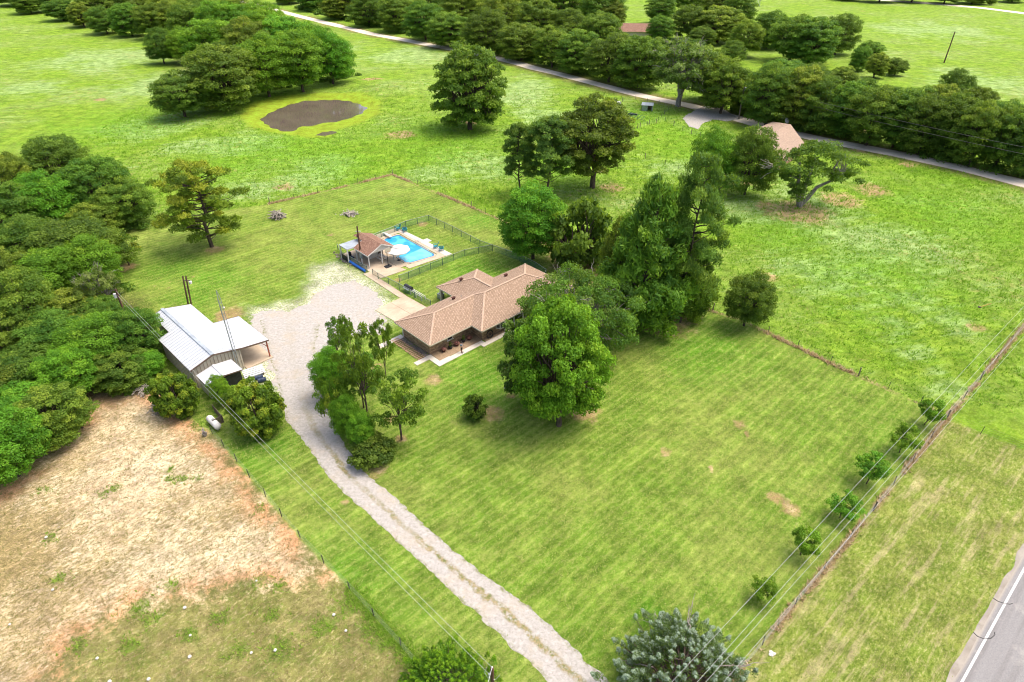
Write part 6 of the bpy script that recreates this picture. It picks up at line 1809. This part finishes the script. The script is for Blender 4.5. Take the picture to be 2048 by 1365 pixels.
# ------------------------------------------------------------------ grasses
def tufts(name, P, size, mat, label, cat, seed, blades=5, spread=.12, lean=.5, cl=None):
    rg = np.random.default_rng(seed); n_ = len(P)
    base = np.repeat(P, blades, axis=0) + np.concatenate([rg.normal(0, spread, (n_ * blades, 2)), np.zeros((n_ * blades, 1))], 1) * np.repeat(size, blades)[:, None] * 2
    a = rg.uniform(0, 6.28, n_ * blades); h = np.repeat(size, blades) * rg.uniform(.6, 1.2, n_ * blades)
    d = np.stack([np.cos(a), np.sin(a), np.zeros_like(a)], 1); w = h[:, None] * .16
    s = np.stack([-np.sin(a), np.cos(a), np.zeros_like(a)], 1)
    tip = base + d * (h * lean * rg.uniform(.2, 1.2, len(h)))[:, None] + np.array([0, 0, 1]) * h[:, None]
    V = np.stack([base - s * w, base + s * w, tip], 1).reshape(-1, 3); F = np.arange(len(V)).reshape(-1, 3)
    ti = np.repeat(np.repeat(rg.random(n_), blades) * .6 + rg.random(n_ * blades) * .4, 3)
    obj(name, np_mesh(name, V, F, mat, dict(tint=ti, clump=np.repeat(np.repeat(rg.random(n_) if cl is None else cl, blades), 3))), kind='stuff', label=label, cat=cat)

def grass_mat(name, a, b, c):
    g = N(name)
    col = g.mix(g.attr('tint'), a, b); col = g.mix(g.ramp(g.attr('clump'), .6, .9, 0, .8), col, c)
    d = g.bsdf(col, .8, 0, None, .1, alb=1); tr = g.n('ShaderNodeBsdfTranslucent'); g.put(tr.inputs[0], col)
    mx = g.n('ShaderNodeMixShader'); mx.inputs[0].default_value = .3
    g.t.links.new(d, mx.inputs[1]); g.t.links.new(tr.outputs[0], mx.inputs[2])
    return g.done(mx.outputs[0])
gm_meadow = grass_mat('meadow_grass', (0.13, 0.29, 0.015), (0.22, 0.38, 0.03), (0.28, 0.42, 0.12))
gm_dry = grass_mat('dry_grass', (0.38, 0.29, 0.15), (0.62, 0.50, 0.30), (0.46, 0.30, 0.16))
gm_weed = grass_mat('weeds', (0.11, 0.23, 0.015), (0.20, 0.35, 0.03), (0.28, 0.36, 0.07))
gm_stub = grass_mat('stubble', (0.15, 0.13, 0.045), (0.36, 0.29, 0.14), (0.14, 0.18, 0.03))

def scatter_poly(n_, x0, x1, y0, y1, test, rg):
    X = rg.uniform(x0, x1, n_); Y = rg.uniform(y0, y1, n_)
    k = test(X, Y)
    return np.stack([X[k], Y[k], np.zeros(k.sum())], 1)
rg = np.random.default_rng(21)
def vis(X, Y, m=1.08):
    """inside the photographed field, with a margin"""
    a = math.pi / 2 - PITCH
    zc = -(-math.sin(a) * Y + math.cos(a) * -CAM_H); yc = math.cos(a) * Y + math.sin(a) * -CAM_H
    return (zc > 1) & (abs(X / zc * FPX) < 1024 * m) & (abs(yc / zc * FPX) < 682 * m)
roadl = [tuple(p) for p in road_c]
mead = scatter_poly(230000, -110, 110, 60, 235, lambda X, Y: vis(X, Y) & (sdist(X, Y, LAWN) < 0) & (sdist(X, Y, FIELD) < -.5) & (sdist(X, Y, VERGE) < 0) & (seg_dist(X, Y, roadl) > 3.2) & (sdist(X, Y, RING) < 0) & (sdist(X, Y, lot) < 0), rg)
mead = mead[rg.random(len(mead)) < np.clip((232 - mead[:, 1]) / 130, 0, 1) * .6]
mead[:, 2] = ground_z(mead[:, 0], mead[:, 1])
tufts('meadow_grass', mead, rg.uniform(.14, .34, len(mead)) * (1 + mead[:, 1] / 400), gm_meadow, 'tall tufted meadow grass round the yard', 'grass', 31, 4, .2, 1.1, cl=np.clip(rg.random(len(mead)) * (.45 + .42 * spots(mead[:, 0], mead[:, 1], PALE)), 0, 1))
def along(pts, n_, sp_, rg):
    P = np.array(resample(pts, .5)); i = rg.integers(0, len(P), n_)
    q = P[i] + rg.normal(0, sp_, (n_, 2)); k = vis(q[:, 0], q[:, 1])
    return np.concatenate([q[k], np.zeros((k.sum(), 1))], 1)
d1 = np.concatenate([along(FENCE_R, 4200, .15, rg), along(FENCE_M, 5000, .18, rg)])
d1 = d1[(np.sin(d1[:, 0] * .9 + d1[:, 1] * .4) + np.sin(d1[:, 1] * .37) + rg.normal(0, .6, len(d1))) > -.4]
tufts('dry_grass', d1, rg.uniform(.15, .42, len(d1)), gm_dry, 'dead brown grass standing along the yard fences', 'grass', 32, 4, .14, .9)
d2 = along(FENCE_L[3:], 2600, .4, rg)
wp_ = []
for (px, py, w) in WEED:
    c = G(px, py); r_ = w / FPX * PX(c)[2] / 2; m_ = int(34 * r_ * r_) + 10
    wp_.append(np.stack([rg.normal(c.x, r_ * .75, m_), rg.normal(c.y, r_ * .6, m_), np.zeros(m_)], 1))
d2 = np.concatenate([d2] + wp_)
tufts('weeds', d2, rg.uniform(.08, .26, len(d2)), gm_weed, 'leafy green weeds in the grazed field and along its fence', 'weeds', 33, 6, .2, 1.1)
st = scatter_poly(110000, -75, 5, 15, 75, lambda X, Y: vis(X, Y) & (sdist(X, Y, FIELD) > .3), rg)
tufts('stubble', st, rg.uniform(.06, .15, len(st)), gm_stub, 'short grazed stubble over the sandy field', 'stubble', 34, 4, .3, 1.6)

lg = scatter_poly(240000, -60, 75, 25, 130, lambda X, Y: vis(X, Y) & ((sdist(X, Y, LAWN) > .2) | (sdist(X, Y, VERGE) > .2)) & (sdist(X, Y, DL + DR[::-1]) < 0) & (sdist(X, Y, yard) < .1) & (seg_dist(X, Y, [(c0.x + hn.x * 4.8 + hd.x * t_, c0.y + hn.y * 4.8 + hd.y * t_) for t_ in (-260, 60)]) > 4.9), rg)
def off_slabs(P):
    ok = np.ones(len(P), bool)
    for pl in ([K(*p)[:2] for p in [(-.3, .6), (15.8, .8), (15.2, -13.8), (2, -13.8), (-.3, -5)]], [H(*p)[:2] for p in [(-2.2, -2.6), (25, -2.6), (25, 12), (10, 12), (10, 8.2), (-2.2, 8.2)]], P2([(720, 551), (742, 542), (862, 616), (800, 652), (745, 622), (795, 595)]), [tuple(SH(*p)[:2]) for p in [(-15.6, 0), (3.5, 0), (3.5, 10.5), (-15.6, 10.5)]]):
        ok &= sdist(P[:, 0], P[:, 1], list(pl)) < 0
    return P[ok]
lg = off_slabs(lg)
gm_lawn = grass_mat('lawn_grass_blades', (0.12, 0.24, 0.012), (0.36, 0.42, 0.08), (0.50, 0.48, 0.18))
tufts('lawn_grass', lg, rg.uniform(.07, .16, len(lg)), gm_lawn, 'short mown grass of the lawn and verge', 'grass', 35, 3, .8, 1.3)

# ------------------------------------------------------------------ pond
pc = P2([(495, 248), (520, 220), (570, 200), (640, 190), (720, 190), (755, 205), (750, 222), (705, 245), (640, 262), (560, 270)])
MB().poly([(x, y, -0.30) for x, y in pc][::-1]).build('pond', MAT['pond'], kind='structure')
pd = P2([(630, 271), (645, 265), (665, 262), (674, 265), (665, 269), (650, 272)])
MB().poly([(x, y, .015) for x, y in jag(pd + [pd[0]], .6, .2, 3)[:-1]][::-1]).build('puddle', MAT['pond'], kind='structure')

# ------------------------------------------------------------------ power lines
def wire(name, a, b, sag, r, m, label, cat='power line', group=None, n_=24):
    a, b = Vector(a), Vector(b)
    pts = []
    for i in range(n_ + 1):
        t = i / n_; p = a.lerp(b, t); p.z -= sag * 4 * t * (1 - t); pts.append(p)
    return MB().tube(pts, r, 5, cap=False).build(name, m, label=label, cat=cat, group=group)
lab4 = ['highway power line nearest the house, leftmost of the four', 'second power line from the left of the four by the highway', 'third power line from the left of the four by the highway', 'lowest power line of the four, over the highway fence']
right = [((1343, 1365), (2048, 613), 9.6), ((1394, 1365), (2048, 638), 9.4), ((1411, 1365), (2048, 654), 9.0), ((1447, 1365), (2048, 673), 7.6)]
endsA, endsB = [], []
for k, (a, b, z_) in enumerate(right):
    A = G(*a, z_); B = G(*b, z_); d = (B - A).normalized()
    A2 = A - d * 22; B2 = B + d * 14
    endsA.append(A2); endsB.append(B2)
    wire('power_line', A2, B2, .0,   .010, MAT['cable'], lab4[k], group='power lines by the highway')
for nm, E_, lb in (('a', endsA, 'wooden power pole by the highway, near end of the line'), ('b', endsB, 'wooden power pole by the highway, far end of the line')):
    c = (E_[1] + E_[2]) / 2
    t = empty('power_pole', (c.x, c.y, 0), 0, lb, 'pole')
    MB().tube([(0, 0, 0), (0, 0, 10.4)], [.18, .13], 10).build('shaft', MAT['pole'], t)
    d = E_[3] - E_[0]; d.z = 0; d.normalize()
    MB().beam(d * -1.6 + Vector((0, 0, 9.55)), d * 1.6 + Vector((0, 0, 9.35)), .12).build('crossarm', MAT['pole_grey'], t)
# pole at the bottom edge
PT = G(984, 1337, 9.0)
t = empty('utility_pole', (PT.x, PT.y, 0), 0, 'brown utility pole top at the bottom edge beside the green cedar', 'pole')
MB().tube([(0, 0, 0), (0, 0, 9.05)], [.17, .12], 10).build('shaft', MAT['pole'], t)
MB().lathe((0, 0, 9.05), [(.05, 0), (.07, .08), (.03, .14), (.001, .16)], 8).build('insulator', MAT['white'], t)
MB().box((-.2, 0, 8.2), (.12, .12, .3)).build('bracket', MAT['steel'], t)
MB().tube([(-.35, .1, 8.9), (-.5, .05, 8.4), (-.3, 0, 7.9), (.2, -.1, 7.8), (.5, -.05, 8.3)], .015, 5).build('jumper', MAT['cable'], t)
WP = G(236, 592, 7.5)
q1 = G(415, 750, 8.0)
wire('power_line', (PT.x, PT.y, 9.1), (WP.x, WP.y, 8.2),   .55, .010, MAT['cable'], 'upper of the two wires running from the bottom pole toward the shed', group='wires over the drive lawn')
wire('power_line', (PT.x - .1, PT.y, 8.1), (WP.x - .1, WP.y, 7.6), .5, .009, MAT['cable'], 'lower of the two wires running from the bottom pole toward the shed', group='wires over the drive lawn')
wire('power_line', (PT.x, PT.y, 9.1), (endsA[1].x, endsA[1].y, 9.4), .2, .02, MAT['cable'], 'thick wire leading right from the bottom pole out of view')
t = empty('utility_pole', (WP.x, WP.y, 0), 0, 'brown pole top poking out of the left wood beside the shed', 'pole')
MB().tube([(0, 0, 0), (0, 0, 8.5)], [.17, .12], 10).build('shaft', MAT['pole'], t)
MB().lathe((-.35, 0, 7.2), [(0, 0), (.2, .02), (.2, .6), (0, .66)], 10).build('transformer', MAT['white'], t)
# roadside pole by the turnout
t3, z3, dx3 = pole_thing('utility_pole', (1477, 239), (1490, 167), .2, .14, MAT['pole_grey'], 'weathered utility pole with transformer on the road by the turnout')
MB().lathe((dx3 * .85 + .4, -.1, z3 - 2.0), [(0, 0), (.28, .02), (.28, .9), (0, 1.0)], 10).build('transformer', MAT['steel'], t3)
tp3 = G(1477, 239) + Vector((dx3, 0, z3))
for k, (bx_, by_, dz, lb) in enumerate(((2048, 290, 0, 'upper wire along the road hedge'), (2048, 304, -1.3, 'lower wire along the road hedge'))):
    e = G(bx_, by_, tp3.z + dz); s0 = tp3 + Vector((0, 0, dz)); d = e - s0
    wire('power_line', s0, s0 + d * 1.25, .7, .035, MAT['dark_cable'], lb, group='wires along the road hedge')
    e2 = s0 + d * 1.25
t = empty('utility_pole', (e2.x, e2.y, 0), 0, 'weathered utility pole at the far right end of the hedge wires', 'pole')
MB().tube([(0, 0, 0), (0, 0, e2.z + 1.5)], [.2, .14], 8).build('shaft', MAT['pole_grey'], t)
t4, z4, dx4 = pole_thing('utility_pole', (1888, 126), (1911, 64), .24, .17, MAT['pole'], 'lone leaning utility pole in the upper right meadow')
MB().box((dx4, 0, z4 - .4), (2.2, .12, .12)).build('crossarm', MAT['pole_grey'], t4)
t5, z5, dx5 = pole_thing('utility_pole', (1356, 18), (1358, -10), .3, .2, MAT['pole_grey'], 'distant pole above the grove at the top edge')
MB().box((dx5, 0, z5 - .4), (2.2, .12, .12)).build('crossarm', MAT['pole_grey'], t5)
pt = G(1506, 12)
t6 = empty('pylon', pt, 0, 'steel lattice pylon foot at the top edge', 'pylon')
b = MB()
for sx_ in (-1, 1):
    for sy_ in (-1, 1):
        MB().tube([(sx_ * 3, sy_ * 3, 0), (sx_ * .8, sy_ * .8, 22)], .15, 5).build('leg', MAT['steel'], t6)
for k in range(6):
    z0, z1 = k * 3.5, (k + 1) * 3.5; w0, w1 = 3 - 2.2 * z0 / 22, 3 - 2.2 * z1 / 22
    for (x0, y0, x1, y1) in ((-1, -1, 1, -1), (1, -1, 1, 1), (1, 1, -1, 1), (-1, 1, -1, -1)):
        b.beam((x0 * w0, y0 * w0, z0), (x1 * w1, y1 * w1, z1), .1); b.beam((x1 * w0, y1 * w0, z0), (x0 * w1, y0 * w1, z1), .1)
b.build('bracing', MAT['steel'], t6)
# yellow marker rod in the meadow, white tank behind the live oak
pr_ = G(1965, 614)
t = empty('marker_pipe', pr_, 0, 'yellow marker pipe lying tilted in the right meadow', 'pipe')
e = G(1982, 608, .5) - pr_
MB().tube([(-.6, -.2, .05), (e.x, e.y, .55)], .06, 6).build('pipe', MAT['line_yellow'], t)
MB().box((-.6, -.2, .08), (.3, .3, .16)).build('foot', MAT['plank'], t)
wt = empty('white_tank', G(1131, 548), .9, 'white rounded tank glimpsed behind the live oak', 'tank')
MB().tube([(-.9, 0, .6), (-.8, 0, .6), (.8, 0, .6), (.9, 0, .6)], [.2, .45, .45, .2], 12).build('shell', MAT['white'], wt, smooth=True)
for x in (-.5, .5): MB().box((x, 0, .1), (.15, .6, .2)).build('foot', MAT['steel'], wt)

# ------------------------------------------------------------------ the man on the front walk
def person():
    p = H(4.12, -1.36, .08)
    t = empty('person', p, HA + math.radians(-60), 'person in grey blue shirt and black shorts standing on the walk holding a controller', 'person')
    def skin(name, verts, edges, m, sub=2, root=0):
        me = bpy.data.meshes.new(name); me.from_pydata([v[:3] for v in verts], edges, []); me.materials.append(m)
        o = bpy.data.objects.new(name, me); COL.objects.link(o); o.parent = t
        sk = o.modifiers.new('skin', 'SKIN'); 
        ly = me.skin_vertices[0].data if me.skin_vertices else None
        if ly is None:
            bm = __import__('bmesh').new(); bm.from_mesh(me); bm.verts.layers.skin.verify(); bm.to_mesh(me); bm.free(); ly = me.skin_vertices[0].data
        for i, v in enumerate(verts):
            ly[i].radius = (v[3], v[4] if len(v) > 4 else v[3]); ly[i].use_root = (i == root)
        sk.use_smooth_shade = True
        ss = o.modifiers.new('sub', 'SUBSURF'); ss.levels = sub; ss.render_levels = sub
        return o
    # x forward, y left
    V = [(0, 0, .95, .14, .11), (0, 0, 1.15, .13, .10), (0, 0, 1.38, .16, .10), (0, 0, 1.50, .055), (0.01, 0, 1.58, .06), (0.02, 0, 1.66, .092, .085), (0.01, 0, 1.76, .07),
         (0, .10, .88, .085), (.02, .11, .5, .058), (-.01, .11, .1, .042), (.02, .11, .05, .04), (.16, .12, .03, .03),
         (0, -.10, .88, .085), (.0, -.12, .5, .058), (-.02, -.12, .1, .042), (.01, -.12, .05, .04), (.15, -.13, .03, .03),
         (0, .19, 1.40, .055), (-.02, .23, 1.15, .042), (.2, .16, 1.12, .033), (.27, .11, 1.13, .028),
         (0, -.19, 1.40, .055), (-.02, -.23, 1.15, .042), (.2, -.16, 1.12, .033), (.27, -.11, 1.13, .028),
         (.115, 0, 1.655, .014), (.02, .09, 1.655, .016), (.02, -.09, 1.655, .016)]
    E_ = [(0, 1), (1, 2), (2, 3), (3, 4), (4, 5), (5, 6), (0, 7), (7, 8), (8, 9), (9, 10), (10, 11), (0, 12), (12, 13), (13, 14), (14, 15), (15, 16), (2, 17), (17, 18), (18, 19), (19, 20), (2, 21), (21, 22), (22, 23), (23, 24), (5, 25), (5, 26), (5, 27)]
    for s_, hnd in ((1, 20), (-1, 24)):
        for k in range(4):
            i = len(V); y0 = s_ * (.11 - .016 * (k - 1.5))
            V += [(.30, y0, 1.14 + .012 * (k - 1.5), .010), (.33 + .006 * (k in (1, 2)), y0 - s_ * .015, 1.125 + .012 * (k - 1.5), .008), (.325, y0 - s_ * .035, 1.11 + .012 * (k - 1.5), .007)]
            E_ += [(hnd, i), (i, i + 1), (i + 1, i + 2)]
        i = len(V); V += [(.275, s_ * .075, 1.155, .011), (.305, s_ * .055, 1.165, .009)]; E_ += [(hnd, i), (i, i + 1)]
    skin('body', V, E_, MAT['skin'])
    S = [(0, 0, .92, .165, .13), (0, 0, 1.15, .155, .125), (0, 0, 1.38, .18, .125), (0, 0, 1.46, .10, .09), (0, .2, 1.39, .078), (-.02, .235, 1.2, .07), (0, -.2, 1.39, .078), (-.02, -.235, 1.2, .07)]
    skin('shirt', S, [(0, 1), (1, 2), (2, 3), (2, 4), (4, 5), (2, 6), (6, 7)], MAT['shirt'])
    S = [(0, 0, .97, .155, .125), (0, 0, .86, .14, .12), (0, .11, .78, .105), (.02, .12, .52, .09), (0, -.11, .78, .105), (0, -.125, .52, .09)]
    skin('shorts', S, [(0, 1), (1, 2), (2, 3), (1, 4), (4, 5)], MAT['black'])
    MB().lathe((0.0, 0, 1.66), [(.105, -.04), (.112, .03), (.09, .10), (.04, .135), (.001, .14)], 14, sx=1.05, sy=.95).build('hair', MAT['hair'], t, smooth=True)
    for s_ in (1, -1):
        MB().box((.065, s_ * .12, .035), (.28, .10, .07)).build('shoe', MAT['black'], t)
        MB().lathe((.098, s_ * .032, 1.675), [(.001, -.008), (.009, 0), (.001, .008)], 6).build('eye', MAT['glass'], t)
    MB().box((.112, 0, 1.615), (.01, .045, .008)).build('mouth', MAT['terracotta'], t)
    c = empty('controller', Vector(p) + Matrix.Rotation(HA + math.radians(-60), 3, 'Z') @ Vector((.31, 0, 1.14)), HA + math.radians(-60), 'small black controller held in both hands by the person', 'controller')
    MB().box((0, 0, 0), (.10, .17, .035)).build('housing', MAT['black'], c)
    MB().box((.02, 0, .022), (.06, .11, .008)).build('screen', MAT['glass'], c)
person()
